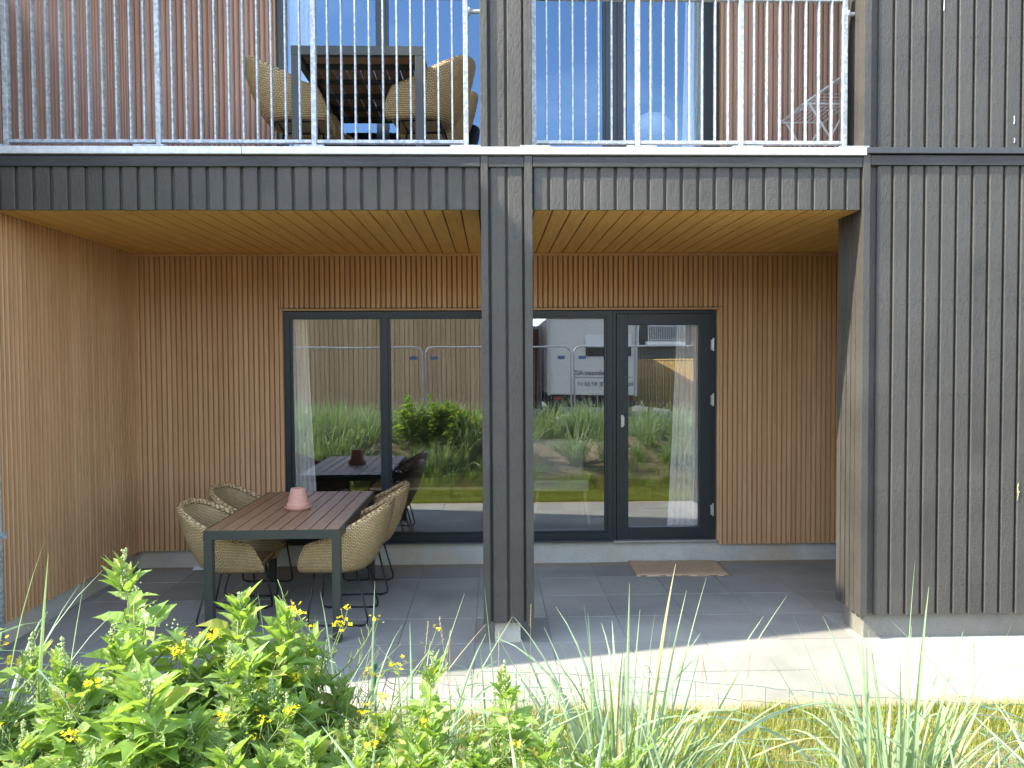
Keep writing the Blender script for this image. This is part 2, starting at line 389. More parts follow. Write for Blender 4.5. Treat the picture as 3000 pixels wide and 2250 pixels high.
def corner_wall(z0, z1, lower, seed):
    m = MB(); F = fr_front(YF); Fl = fr_left(XC)
    slats(m, F, XC+.075, 5.3, z0, z1 if not lower else 3.075, .1035, .0145, 0, .020, (), .0008, .0012, seed, .0065)
    slats(m, Fl, YF+.058, 5.13, z0, z1, .072, .013, -.004, .014, (), .001, .001, seed+1)
    m.box(XC, 5.4, YF, 5.125, z0+.006, z1)
    m.m = 1; qn = random.Random(seed)
    k_ = round((5.3-XC-.075)/.1035); pp_ = (5.3-XC-.075)/k_
    for zr in ((.36,.98,1.60,2.22,2.84) if lower else (3.27,3.89,4.5)):
        for i in range(k_):
            for dx in (-.026, .026):
                cx_, cz_ = XC+.075+(i+.5)*pp_+dx+qn.uniform(-.003,.003), zr+qn.uniform(-.006,.006)
                n0 = m.add([(cx_+.0042*math.cos(a*1.0472), YF-.0225, cz_+.0042*math.sin(a*1.0472)) for a in range(6)]); m.face([n0+a for a in range(6)])
    p = part(m, 'corner_wall', [M['dark'], M['asphd']])
    m = MB(); m.fbox(F, XC-.020, XC+.027, z0-.003, z1-(.0 if lower else 0), -.0, .036); part(m, 'corner_board', M['dark'], p, bevel=.003)
    m = MB(); m.fbox(Fl, YF+.002, YF+.056, z0-.001, z1, -.004, .018); part(m, 'corner_board', M['dark'], p, bevel=.003)
    if lower:
        m = MB(); m.fbox(F, XC+.030, 5.3, 3.078, 3.140, .0, .033); part(m, 'trim_board', M['darkh'], p, bevel=.003)
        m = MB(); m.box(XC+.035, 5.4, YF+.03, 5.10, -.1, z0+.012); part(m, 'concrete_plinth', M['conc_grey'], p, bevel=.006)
        m = MB(); m.fbox(F, XC+.001, 5.4, 3.149, 3.187, -.3, .047); part(m, 'flashing', M['darkmetal'], p, bevel=.003)
    else:
        # pale resin runs and scratches on the boards
        for (x, z, h_) in ((2.905, 4.06, .19), (3.372, 3.345, .05), (3.375, 3.225, .03)):
            m = MB(); m.tube([(x, YF-.021, z), (x+.003, YF-.0212, z+h_*.4), (x+.001, YF-.021, z+h_)], .0022, 5); part(m, 'resin_run', M['white'], p)
    return p
corner_wall(ZB, 3.145, True, 21); corner_wall(3.192, UPC, False, 31)
m = MB(); m.box(4.3, 4.5, 5.12, YB+.2, 0, 7); part(m, 'end_wall', M['dark'])
tw = MB(); tw.tube([(0,0,0),(.003,-.002,.05),(-.001,-.001,.09),(.002,-.004,.118)], [.003,.0025,.003,.001], 6); tw.tube([(.003,-.002,.05),(.012,-.004,.065)], .0015, 4)
two = tw.build('twig', m_plain('dry_twig', (.55,.48,.22), .7), None, True); two.location = (3.43, 4.781, .905); tag(two, 'short pale twig stuck to the dark boards at the right edge', 'twig')
# balcony slab and its pale edge
m = MB(); m.box(XL-.02, 4.3, 5.062, YB+.3, 3.0, FL); sb = part(m, 'balcony_slab', M['conc'])
m = MB()
for a, b in ((XL-.2, -1.55), (-1.548, .62), (.622, XC-.002)): m.box(a, b, 4.757, 5.06, 3.137, 3.1845)
part(m, 'edge_flashing', M['flash'], sb, bevel=.004)
# upper walls
HU = (-1.89, 2.075, 3.0, 5.45)
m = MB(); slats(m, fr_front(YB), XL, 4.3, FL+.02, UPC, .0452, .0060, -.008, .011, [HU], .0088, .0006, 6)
ub = part(m, 'balcony_wall', M['slat_bounce'])
m = MB(); slab_holes(m, fr_front(YB), XL-.1, 4.4, FL-.1, UPC, -.09, -.0065, (-1.88, 2.065, 3.0, 5.44)); part(m, 'backing_board', M['slatback'], ub)
m = MB(); m.fbox(fr_front(YB), -1.89, -1.875, FL, 5.45, -.08, .014); m.fbox(fr_front(YB), 2.062, 2.075, FL, 5.45, -.08, .014); m.fbox(fr_front(YB), -1.89, 2.075, 5.452, 5.468, -.08, .014); part(m, 'window_reveal', M['slat'], ub)
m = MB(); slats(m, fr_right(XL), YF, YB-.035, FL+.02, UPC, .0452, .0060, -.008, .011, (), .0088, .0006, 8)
us = part(m, 'balcony_side_wall', M['slat_bounce'])
m = MB(); m.fbox(fr_right(XL), YF, YB+.1, FL, UPC, -.09, -.0065); part(m, 'backing_board', M['slatback'], us)
m = MB(); m.box(XL, 4.4, YF-.0, YB+.1, UPC, UPC+.35); m.box(XL-.02, 4.4, YF-.03, YF-.005, UPC-.06, UPC+.4); part(m, 'balcony_roof', M['dark'])
m = MB(); m.box(XL-.05, 5.5, YF-.06, 14, UPC+.41, UPC+.6); part(m, 'roof', M['darkmetal'])
# projecting gabled wing left of the frame (its edge throws the long shadow across the patio)
m = MB(); XW, YW, ZE = XL-.115, 3.732, 5.966
prof = [(XW, 0), (XW, ZE), (XW-3.2, ZE+3.2*1.22), (XW-6.4, ZE), (XW-6.4, 0)]
n0 = m.add([(x, YW, z) for x, z in prof]); n1 = m.add([(x, 14, z) for x, z in prof])
m.face([n0+i for i in range(5)]); m.face([n1+i for i in range(5)][::-1])
for i in range(5): j = (i+1) % 5; m.face((n0+j, n0+i, n1+i, n1+j))
slats(m, fr_right(XW), YW, YF-.01, ZB, ZE, .105, .018, 0, .10, (), .001, .001, 9)
part(m, 'gabled_wing', M['dark'])

# ------------------------------------------------------------------ windows and door
def frame_rect(m, F, u0, u1, z0, z1, wl, wr, wb, wt, n0, n1):
    m.fbox(F, u0, u0+wl, z0, z1, n0, n1); m.fbox(F, u1-wr, u1, z0, z1, n0, n1)
    m.fbox(F, u0+wl, u1-wr, z0, z0+wb, n0, n1); m.fbox(F, u0+wl, u1-wr, z1-wt, z1, n0, n1)
def window(u0, u1, z0, z1, panes, gl, F):
    m = MB(); d0, d1 = -.085, -.022
    edges = [u0] + [c for p in panes for c in p] + [u1]
    zb, zt = z0+.062, z1-.050
    m.fbox(F, u0, u1, z0, zb, d0, d1); m.fbox(F, u0, u1, zt, z1, d0, d1)
    for a, b in zip(edges[::2], edges[1::2]): m.fbox(F, a, b, zb, zt, d0, d1)
    o = part(m, 'window', M['frame'])
    for a, b in panes:
        m = MB(); frame_rect(m, F, a+.002, b-.002, zb+.002, zt-.002, .018, .018, .018, .018, d1-.03, d1-.008); part(m, 'glazing_bead', M['frame'], o)
        m = MB(); m.fbox(F, a+.01, b-.01, zb+.01, zt-.01, -.064, -.056); m.mi = [1,0,1,1,1,1]; part(m, 'pane', [gl, M['clear']], o)
    m = MB(); m.fbox(F, u0, u1, z0-.016, z0-.002, -.12, .016); part(m, 'sill', M['darkmetal'], o)
    return o
FW = fr_front(YB)
wl_ = window(-1.848, .08, .214, 2.290, [(-1.796, -.978), (-.926, -.062)], M['glass'], FW)
wr_ = window(.084, 1.094, .214, 2.290, [(.150, 1.044)], M['glass'], FW)
m = MB(); frame_rect(m, FW, 1.097, 2.038, .206, 2.290, .030, .030, .012, .030, -.10, -.026); dfm = part(m, 'door_frame', M['frame'])
m = MB(); frame_rect(m, FW, 1.131, 2.004, .222, 2.256, .105, .118, .100, .098, -.078, -.012); door = part(m, 'door', M['frame'], bevel=.002)
m = MB(); m.fbox(FW, 1.230, 1.892, .316, 2.164, -.058, -.050); m.mi = [1,0,1,1,1,1]; part(m, 'pane', [M['glass'], M['clear']], door)
for z in (.42, 1.42, 1.92):
    m = MB(); m.tube([tuple(Vector((2.008, YB+.004, z))), (2.008, YB+.004, z+.115)], .009, 8); m.fbox(FW, 1.985, 2.008, z+.01, z+.10, -.012, -.006); part(m, 'hinge', M['steel'], door)
m = MB(); m.fbox(FW, 1.168, 1.190, 1.235, 1.345, -.012, -.004); m.fbox(FW, 1.176, 1.196, 1.25, 1.33, -.004, .016); part(m, 'handle', M['steel'], door, bevel=.002)
m = MB(); m.fbox(FW, 1.10, 2.05, .190, .204, -.12, .012); part(m, 'threshold', M['steel'], door)
uw1 = window(-1.872, .08, 3.245, 5.44, [(-1.812, -.985), (-.916, .02)], M['glass_up'], FW)
uw2 = window(.084, 1.085, 3.245, 5.44, [(.15, 1.035)], M['glass_up'], FW)
m = MB(); frame_rect(m, FW, 1.089, 2.058, 3.235, 5.44, .05, .04, .02, .04, -.10, -.026); m.fbox(FW, 1.14, 1.225, 3.26, 5.40, -.08, -.014); m.fbox(FW, 1.92, 2.017, 3.26, 5.40, -.08, -.014); m.fbox(FW, 1.225, 1.92, 3.26, 3.36, -.08, -.014); m.fbox(FW, 1.225, 1.92, 5.3, 5.40, -.08, -.014)
ud = part(m, 'balcony_door', M['frame'])
m = MB(); m.fbox(FW, 1.222, 1.923, 3.355, 5.305, -.058, -.050); m.mi = [1,0,1,1,1,1]; part(m, 'pane', [M['glass_up'], M['clear']], ud)
# rooms behind the glass
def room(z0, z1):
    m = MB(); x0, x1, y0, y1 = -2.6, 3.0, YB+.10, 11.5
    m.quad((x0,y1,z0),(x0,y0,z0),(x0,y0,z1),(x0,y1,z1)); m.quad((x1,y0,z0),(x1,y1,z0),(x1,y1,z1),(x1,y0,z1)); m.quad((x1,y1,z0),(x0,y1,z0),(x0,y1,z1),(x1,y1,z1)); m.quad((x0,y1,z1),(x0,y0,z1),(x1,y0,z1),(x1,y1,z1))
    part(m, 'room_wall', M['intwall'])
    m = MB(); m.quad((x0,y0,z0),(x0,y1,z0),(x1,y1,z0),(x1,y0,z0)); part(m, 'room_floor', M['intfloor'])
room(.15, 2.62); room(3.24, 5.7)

# ------------------------------------------------------------------ curtains
def curtain(name, label, xt0, xt1, xb0, xb1, z0, z1, y, folds):
    m = MB(); nu, nz_ = folds*8, 14
    for k in range(nz_+1):
        t = k/nz_; e = t**.8
        for i in range(nu+1):
            u = i/nu; x = (xb0*(1-e)+xt0*e)*(1-u)+(xb1*(1-e)+xt1*e)*u
            m.v.append((x, y+.030*math.sin(u*folds*6.283+.6*math.sin(3*u+2*t))+.008*math.sin(u*folds*2.1*6.283), z0+(z1-z0)*t))
    for k in range(nz_):
        for i in range(nu):
            a = k*(nu+1)+i; m.face((a, a+1, a+nu+2, a+nu+1))
    o = m.build(name, M['curtain'], None, True); s_ = o.modifiers.new('thickness', 'SOLIDIFY'); s_.thickness = .002
    return tag(o, label, 'curtain')
curtain('curtain', 'pale sheer curtain hanging behind the far left lower window pane', -1.84, -1.67, -1.84, -1.56, .17, 2.5, 6.83, 6)
curtain('curtain', 'pale sheer curtain hanging behind the glass of the porch door', 1.72, 1.98, 1.60, 2.02, .17, 2.5, 6.83, 8)
curtain('curtain', 'pale curtain behind the upper left balcony window', -1.9, -1.58, -1.9, -1.60, 3.26, 5.5, 6.87, 7)
curtain('curtain', 'pale curtain behind the balcony door beside the red-tinted slats', 1.80, 2.02, 1.74, 2.02, 3.26, 5.5, 6.87, 6)

# ------------------------------------------------------------------ balcony railings
YR = 4.92
def railing(label, posts, nb, brackets):
    r = thing('balcony_railing', label, 'railing', (posts[0], YR, FL))
    def rp(m, name, **k): return part(m, name, M['galv'], r, **k)
    for p in posts:
        m = MB(); m.box(p-.016, p+.016, YR-.022, YR+.022, 3.232, 4.21); rp(m, 'post', bevel=.003)
        m = MB(); m.box(p-.095, p+.095, YR-.158, YR+.05, 3.1850, 3.1965); m.box(p-.015, p+.015, YR-.02, YR+.02, 3.1965, 3.233); rp(m, 'base_plate', bevel=.002)
    m = MB()
    for a, b in zip(posts, posts[1:]): m.box(a+.017, b-.017, YR-.018, YR+.018, 3.246, 3.268)
    rp(m, 'bottom_rail', bevel=.003)
    m = MB(); m.box(posts[0]-.02, posts[-1]+.02, YR-.025, YR+.025, 4.212, 4.24)
    for a, b in zip(posts, posts[1:]): m.box(a+.017, b-.017, YR-.017, YR+.017, 4.172, 4.194)
    rp(m, 'top_rail', bevel=.003)
    for a, b in zip(posts, posts[1:]):
        for i in range(1, nb+1):
            x = a+(b-a)*i/(nb+1)
            m = MB(); m.box(x-.0048, x+.0048, YR-.0165, YR+.0165, 3.2682, 4.1718); rp(m, 'baluster')
    for x0, x1 in brackets:
        m = MB(); m.tube([(x0, YR, 4.095), (x1, YR, 4.095)], .014, 10); xm = x0+(x1-x0)*.12; m.tube([(x0, YR, 4.095), (xm, YR, 4.095)], .028, 12); rp(m, 'wall_bracket')
    return r
railing('long galvanised railing with three bays of flat bars on the left part of the balcony', [-3.078, -2.12, -1.131, -.153], 10, [(-.135, -.058), (-3.096, -3.13)])
railing('shorter galvanised railing with sunlit bars on the right part of the balcony', [.285, .962, 1.640, 2.326], 7, [(.267, .249), (2.344, 2.39)])

# ------------------------------------------------------------------ drainpipe, mat, scraps
m = MB(); m.tube([(-3.068, 4.70, 0.0), (-3.068, 4.70, 3.1)], .029, 16)
dp = m.build('drainpipe', M['galv'], None, True); tag(dp, 'thin galvanised downpipe at the left edge of the porch', 'pipe')
m = MB(); m.box(-3.04, -3.006, 4.692, 4.696, .755, .797); m.tube([(-3.021, 4.690, .776), (-3.021, 4.698, .776)], .009, 12); m.build('bracket', M['galv'], dp)
m = MB(); mw_, mh = .80, .47
for (i, j) in [(i, j) for j in range(13) for i in range(25)]:
    u, v = i/24, j/12
    m.v.append(((u-.5)*mw_, (v-.5)*mh, .022+.004*math.sin(i*2.3)*math.sin(j*1.7)-(.010 if i in (0,24) or j in (0,12) else 0)))
nb_ = len(m.v)
for j in range(12):
    for i in range(24): a = j*25+i; m.face((a, a+1, a+26, a+25))
ring = [i for i in range(25)]+[25*j+24 for j in range(1,13)]+[12*25+i for i in range(23,-1,-1)]+[25*j for j in range(11,0,-1)]
bb = m.add([(m.v[i][0], m.v[i][1], .003) for i in ring])
for k in range(len(ring)): k2 = (k+1) % len(ring); m.face((ring[k2], ring[k], bb+k, bb+k2))
dm = m.build('doormat', M['coir'], None, True); dm.location = (1.63, 6.51, 0); dm.rotation_euler = (0, 0, R(-1.5)); tag(dm, 'brown coir doormat lying on the paving below the glazed door', 'doormat')
m = MB(); n_ = m.add([(-.05,0,0),(.05,.01,0),(.03,.05,.002),(-.04,.045,.03),(0,.02,.026)]); m.face((n_,n_+1,n_+4)); m.face((n_+1,n_+2,n_+4)); m.face((n_+2,n_+3,n_+4)); m.face((n_+3,n_,n_+4)); m.face((n_+3,n_+2,n_+1,n_))
pp = m.build('paper_scrap', M['white']); pp.location = (-2.61, 6.66, .003); tag(pp, 'small white scrap lying against the concrete plinth behind the left chair', 'litter')

# ------------------------------------------------------------------ furniture
def make_chair(label):
    t = thing('wicker_armchair', label, 'chair')
    S, V = 49, 16
    def plan(s, xc, a, b, Ls, p=.80):
        sg = 1 if s >= 0 else -1; s_ = abs(s)
        if s_ <= .58:
            ph = s_/.58*math.pi/2
            return xc-a*math.cos(ph)**p, sg*b*math.sin(ph)**p
        q_ = (s_-.58)/.42
        return xc+q_*Ls, sg*b*(1-.05*q_*q_)
    def rim(s):
        s_ = abs(s); pts = [(0,.842),(.14,.838),(.28,.810),(.42,.752),(.55,.690),(.68,.640),(.80,.612),(.90,.600),(1,.588)]
        for (a, za), (b, zb) in zip(pts, pts[1:]):
            if s_ <= b: f = (s_-a)/(b-a); return za+(zb-za)*f
        return pts[-1][1]
    def P(s, v):
        b0 = plan(s, .02, .205, .215, .235); b1 = plan(s, -.02, .335, .292, .205)
        e = v**.85; x = b0[0]*(1-e)+b1[0]*e; y = b0[1]*(1-e)+b1[1]*e
        bul = .020*math.sin(math.pi*v); r_ = math.hypot(x-.02, y)+1e-6
        if v < .12: k_ = 1-.10*(1-v/.12)**2
        else: k_ = 1
        return Vector(((x-.02)*(1+bul/r_)*k_+.02, y*(1+bul/r_)*k_, .395+(rim(s)-.395)*v))
    m = MB(); uvs = {}
    for j in range(V+1):
        for i in range(S):
            s = -1+2*i/(S-1); p = P(s, j/V); m.v.append(tuple(p)); uvs[len(m.v)-1] = (s*.72, p.z)
    for j in range(V):
        for i in range(S-1):
            a = j*S+i; q = (a, a+1, a+S+1, a+S); m.face(q, [uvs[k] for k in q])
    sh = m.build('seat_shell', M['wicker'], t, True); so_ = sh.modifiers.new('thickness', 'SOLIDIFY'); so_.thickness = .022; so_.offset = -1
    m = MB(); path = [P(-1, j/V) for j in range(0, V)]+[P(-1+2*i/(S-1), 1) for i in range(S)]+[P(1, j/V) for j in range(V-1, -1, -1)]
    # smooth the two rim corners
    for _ in range(3): path = [path[0]]+[(path[i-1]+path[i]*2+path[i+1])/4 for i in range(1, len(path)-1)]+[path[-1]]
    for off in ((0,0,.002), (.005,0,-.011)):
        m.tube([p+Vector(off) for p in path], .0125, 7)
    n0 = len(m.f)
    m.uv = [[(k*.01+x*.004, x*.006) for x in range(len(f))] for k, f in enumerate(m.f)]; m.has_uv = True
    m.build('woven_rim', M['wicker'], t, True)
    m = MB(); bot = [P(-1+2*i/(S-1), .02) for i in range(S)]
    def ringpts(z, k): return [Vector(((p.x-.02)*k+.02, p.y*k, z)) for p in bot]
    rs = [ringpts(.392, .90), ringpts(.400, .97), ringpts(.425, .965), ringpts(.437, .93), ringpts(.434, .5)]
    ids = [m.add(r_) for r_ in rs]; k = len(bot)
    def uvq(q): return [(m.v[i][1], m.v[i][0]) for i in q]
    for a, b in zip(ids, ids[1:]):
        for i in range(k):
            q = (a+i, a+(i+1) % k, b+(i+1) % k, b+i); m.face(q, uvq(q))
    q = [ids[0]+i for i in range(k)][::-1]; m.face(q, uvq(q)); q = [ids[-1]+i for i in range(k)]; m.face(q, uvq(q))
    m.build('seat', M['wicker'], t)
    for sy in (-1, 1):
        pts = [(.165, .150*sy, .393), (.205, .190*sy, .055), (.200, .195*sy, .020), (.170, .197*sy, .0075), (-.175, .197*sy, .0075), (-.207, .195*sy, .020), (-.212, .190*sy, .050), (-.125, .150*sy, .393)]
        m = MB(); m.tube(pts, .0072, 8); lg = m.build('sled_leg', M['rod'], t, True)
        for gx in (.135, -.175): m = MB(); m.box(gx, gx+.03, .197*sy-.009, .197*sy+.009, .0, .013); m.build('glide', M['rod'], lg)
    m = MB(); m.tube([(.150, 0, .386), (.150, -.15, .386), (-.12, -.15, .386), (-.12, .15, .386), (.150, .15, .386), (.150, .002, .386)], .007, 8); m.build('seat_frame', M['rod'], t, True)
    return t
chair0 = make_chair('wicker armchair nearest the camera on the left side of the porch table')
place(chair0, (-1.845, 5.40, 0), R(2), group='wicker chairs at the porch table')
for loc, rz, lab in (((-1.885, 6.085, 0), R(-2), 'wicker armchair behind the near left one, beside the slatted back wall'),
                     ((-1.075, 5.385, 0), R(178), 'wicker armchair nearest the camera on the right side of the porch table'),
                     ((-1.045, 6.085, 0), R(181), 'wicker armchair on the right of the porch table, nearer the window')):
    place(copy_tree(chair0), loc, rz, 1.0, lab, 'wicker chairs at the porch table')
UG = 'wicker chairs on the balcony'
for loc, rz, lab in (((-1.435, 5.69, FL), R(4), 'wicker armchair on the balcony left of the table, nearest the railing'),
                     ((-1.40, 6.34, FL), R(-3), 'wicker armchair on the balcony left of the table, by the window, mostly behind another'),
                     ((-.48, 5.66, FL), R(176), 'wicker armchair on the balcony right of the table, next to the pillar'),
                     ((-.47, 6.33, FL), R(183), 'wicker armchair on the balcony right of the table, by the window behind another')):
    place(copy_tree(chair0), loc, rz, 1.0, lab, UG)
def cushion(loc, rz, label):
    m = MB(); nn = 12
    for k, z in ((0, 0), (1, .03), (2, .045)):
        for i in range(24):
            a = 6.28319*i/24; ca, sa = math.cos(a), math.sin(a); r_ = (.17, .19, .13)[k]
            m.v.append((r_*math.copysign(abs(ca)**.5, ca), r_*math.copysign(abs(sa)**.5, sa), z))
    for k in range(2):
        for i in range(24): i2 = (i+1) % 24; m.face((k*24+i, k*24+i2, (k+1)*24+i2, (k+1)*24+i))
    m.face(list(range(23, -1, -1))); m.face(list(range(48, 72)))
    o = m.build('seat_cushion', M['cushion'], None, True); o.location = loc; o.rotation_euler = (0, 0, rz); return tag(o, label, 'cushion', 'cushions on the balcony chairs')
cushion((-1.395, 5.69, FL+.438), R(4), 'cream cushion in the left balcony chair near the railing')
cushion((-.51, 5.66, FL+.438), 0, 'cream cushion in the right balcony chair near the pillar')
def make_table(label):
    t = thing('slatted_table', label, 'table'); W, Ln, H = .88, 1.45, .75
    m = MB(); k = 9; p = (W-.012)/k
    for i in range(k): m.box(-W/2+.006+i*p+.0042, -W/2+.006+(i+1)*p-.0042, -Ln/2+.006, Ln/2-.006, H-.018, H)
    m.build('table_top', M['wpc'], t, bevel=.0015)
    m = MB(); e = .003
    m.box(-W/2, W/2, -Ln/2, -Ln/2+.005, H-.060, H-.001); m.box(-W/2, W/2, Ln/2-.005, Ln/2, H-.060, H-.001)
    m.box(-W/2, -W/2+.005, -Ln/2+.005, Ln/2-.005, H-.060, H-.001); m.box(W/2-.005, W/2, -Ln/2+.005, Ln/2-.005, H-.060, H-.001)
    m.box(-W/2+.005, W/2-.005, -Ln/2+.005, -Ln/2+.045, H-.060, H-.019); m.box(-W/2+.005, W/2-.005, Ln/2-.045, Ln/2-.005, H-.060, H-.019)
    m.box(-W/2+.005, -W/2+.045, -Ln/2+.045, Ln/2-.045, H-.060, H-.019); m.box(W/2-.045, W/2-.005, -Ln/2+.045, Ln/2-.045, H-.060, H-.019)
    for y in (-.44, -.15, .15, .44): m.box(-W/2+.045, W/2-.045, y-.02, y+.02, H-.045, H-.0185)
    m.build('frame', M['alu'], t)
    for sx in (-1, 1):
        for sy in (-1, 1):
            m = MB(); x, y = sx*(W/2-.0275), sy*(Ln/2-.0275); m.box(x-.027, x+.027, y-.027, y+.027, .012, H-.0605); m.box(x-.022, x+.022, y-.022, y+.022, 0, .012); m.build('leg', M['alu'], t, bevel=.002)
    return t
tab = make_table('brown slatted garden table with a dark metal frame on the porch'); tab.location = (-1.432, 5.60, 0)
t2 = copy_tree(tab); place(t2, (-.885, 5.83, FL), 0, 1, 'dark metal table seen from below on the balcony behind the railing')
m = MB(); m.lathe([(.055,.0),(.088,.002),(.098,.022),(.099,.028),(.090,.030),(.086,.018),(.02,.016)])
sa = m.build('saucer', M['terra'], None, True); sa.location = (-1.435, 5.56, .75); tag(sa, 'pale terracotta saucer on the porch table under the upturned pot', 'saucer')
m = MB(); m.lathe([(.072,0),(.083,.0),(.083,.030),(.076,.032),(.072,.040),(.053,.138),(.050,.142),(.014,.142),(.012,.139)])
po = m.build('flower_pot', M['terra'], None, True); po.location = (-1.435, 5.56, .7665); tag(po, 'pink terracotta flower pot standing upside down on the porch table', 'flower pot')
# drying rack in the corner of the balcony
dr = thing('drying_rack', 'white wire drying rack by the right end of the balcony', 'drying rack', (2.5, 5.5, FL))
m = MB(); A = [(2.27,5.42,.485),(2.60,5.42,.485),(2.60,5.85,.485),(2.27,5.85,.485),(2.27,5.42,.485)]
m.tube([(x,y,z+FL) for x,y,z in A], .008, 6); m.tube([(2.27,5.42,.485+FL),(2.72,5.42,.80+FL)], .008, 6); m.tube([(2.27,5.85,.485+FL),(2.72,5.85,.80+FL)], .008, 6); m.tube([(2.6,5.42,.715+FL),(2.6,5.85,.715+FL)], .008, 6); part(m, 'frame', M['white'], dr)
m = MB()
for i in range(8): m.tube([(2.31+i*.04,5.42,.515+i*.028+FL),(2.31+i*.04,5.85,.515+i*.028+FL)], .0028, 5); m.tube([(2.31+i*.04,5.42,.485+FL),(2.31+i*.04,5.85,.485+FL)], .0028, 5)
for i in range(6): m.tube([(2.4+i*.0,5.46+i*.07,.57+FL),(2.7,5.46+i*.07,.57+FL)], .0028, 5)
part(m, 'wires', M['white'], dr)
for y in (5.42, 5.85):
    m = MB(); m.tube([(2.31,y,.485+FL),(2.62,y,.0+FL)], .008, 6); part(m, 'leg', M['white'], dr)
    m = MB(); m.tube([(2.60,y,.485+FL),(2.33,y,.0+FL)], .008, 6); part(m, 'leg', M['white'], dr)
# things inside the rooms
ct = thing('coffee_table', 'low wooden table with splayed legs behind the middle window', 'table', (-.45, 7.65, .15))
m = MB(); m.box(-1.2, .30, 7.35, 7.95, .578, .605); part(m, 'table_top', M['oak'], ct, bevel=.004)
for x in (-1.08, .18):
    for y in (7.43, 7.87):
        m = MB(); sx = -1 if x < 0 else 1; m.tube([(x, y, .58), (x+.05*sx, y+(.03 if y > 7.6 else -.03), .15)], [.019, .011], 10); part(m, 'leg', M['oak'], ct)
m = MB(); m.lathe([(.03,0),(.055,.004),(.055,.02),(.04,.035),(.09,.09),(.10,.125),(.085,.165),(.05,.185),(.058,.20)])
va = m.build('vase', M['black'], None, True); va.location = (-.95, 7.6, .605); tag(va, 'round black vase on the low table behind the middle window', 'vase')
ar = thing('lounge_chair', 'pale upholstered chair with wooden legs inside, right of the pillar', 'chair', (.75, 7.9, .15))
m = MB(); m.box(.42, 1.0, 7.6, 8.2, .50, .62); m.box(.42, 1.0, 8.12, 8.24, .621, .98); part(m, 'seat', M['cushion'], ar, bevel=.03)
for x, y in ((.47,7.66),(.95,7.66),(.47,8.16),(.95,8.16)):
    m = MB(); m.tube([(x,y,.50),(x+(.05 if x > .7 else -.05),y,.15)], [.02,.012], 10); part(m, 'leg', M['oak'], ar)
m = MB(); m.lathe([(.04,0),(.14,.03),(.20,.12),(.20,.20),(.13,.28),(.03,.31)]); m.tube([(0,0,.31),(0,0,1.38)], .003, 6)
pl = m.build('pendant_lamp', M['white'], None, True); pl.location = (1.64, 7.6, 4.02); tag(pl, 'round white pendant lamp hanging in the room behind the balcony door', 'lamp')

# ------------------------------------------------------------------ ground
m = MB(); m.quad((-400,-400,-.06),(400,-400,-.06),(400,400,-.06),(-400,400,-.06))
tag(m.build('ground', m_concrete('gravelly_ground', (.15,.145,.135), (.24,.23,.215), (.30,.26,.20), .6)), 'flat grey ground around the houses', 'ground', kind='structure')
m = MB(); q = random.Random(9)
for i in range(-13, 12):
    for j in range(-1, 7):
        x0, y0 = .385+.5*i, 4.83-.49*2+.49*j
        if y0 < 3.8: continue
        z = q.uniform(-.0015, .0015); g = .003
        m.box(x0+g, x0+.5-g, y0+g, y0+.49-g, -.05, z)
pv = m.build('patio_paving', M['tile'], bevel=.002); tag(pv, 'square grey concrete slabs paving the porch and the strip in front', 'paving', kind='structure')
m = MB(); m.box(-6.1, 6.4, 3.855, 7.0, -.058, -.004); tag(m.build('paving_joints', M['joint']), 'sandy joints between the paving slabs', 'paving', kind='structure')
def sst(a, b, x):
    t = min(1, max(0, (x-a)/(b-a))); return t*t*(3-2*t)
def dune(x, y):
    h = .60*sst(3.02, 1.55, y)*(1-.78*sst(.55, -1.5, y))
    h *= 1-.22*sst(.4, 1.6, x)*sst(1.0, 2.2, y)
    n_ = mnoise.noise((x*1.1, y*1.1, 3.1))*.09+mnoise.noise((x*3.3, y*3.3, 7))*.03
    return h+n_*sst(3.1, 2.5, y)*sst(-3.0, -1.5, y)-.0
m = MB(); nx, ny = 110, 60; xs = [-7+14*i/nx for i in range(nx+1)]; ys = [3.853-7.4*(j/ny) for j in range(ny+1)]
for y in ys:
    for x in xs: m.v.append((x, y, dune(x, y)-.012+.008*mnoise.noise((x*9, y*9, 1))+(0 if y > -2.9 else -.05*sst(-2.9,-3.5,y))))
for j in range(ny):
    for i in range(nx): a = j*(nx+1)+i; m.face((a+nx+1, a+nx+2, a+1, a))
tag(m.build('dune_ground', M['soil'], None, True), 'sandy bank and lawn soil between the camera and the paving', 'ground', kind='structure')
# ------------------------------------------------------------------ plants
M.update(
    goose=m_leaf('goosefoot_leaf', (.165,.280,.052), (.30,.42,.125), (.38,.55,.06), .47, .4, (.40,.36,.10), .982),
    stem=m_leaf('green_stem', (.20,.26,.09), (.27,.24,.10), (.1,.1,.03), .1), seed=m_leaf('pale_seed_heads', (.30,.40,.15), (.38,.44,.19), (.2,.25,.1), .2, .8),
    lyme=m_leaf('blue_green_blades', (.205,.305,.175), (.32,.41,.245), (.33,.46,.12), .34, .42, (.50,.42,.23), .93), green=m_leaf('green_blades', (.15,.27,.04), (.23,.35,.07), (.3,.45,.05), .35, .45),
    straw=m_leaf('straw_ears', (.36,.28,.14), (.46,.38,.20), (.3,.25,.1), .2, .7), yellow=m_leaf('yellow_petals', (.84,.68,.01), (.88,.76,.03), (.84,.70,.02), .35, .6),
    feather=m_leaf('feathery_leaf', (.19,.27,.08), (.27,.34,.11), (.25,.35,.06), .35), lawn=m_leaf('lawn_blades', (.17,.25,.028), (.31,.32,.055), (.30,.38,.03), .35, .6, (.48,.39,.21), .88),
    violet=m_plain('violet_petals', (.35,.06,.32), .6))
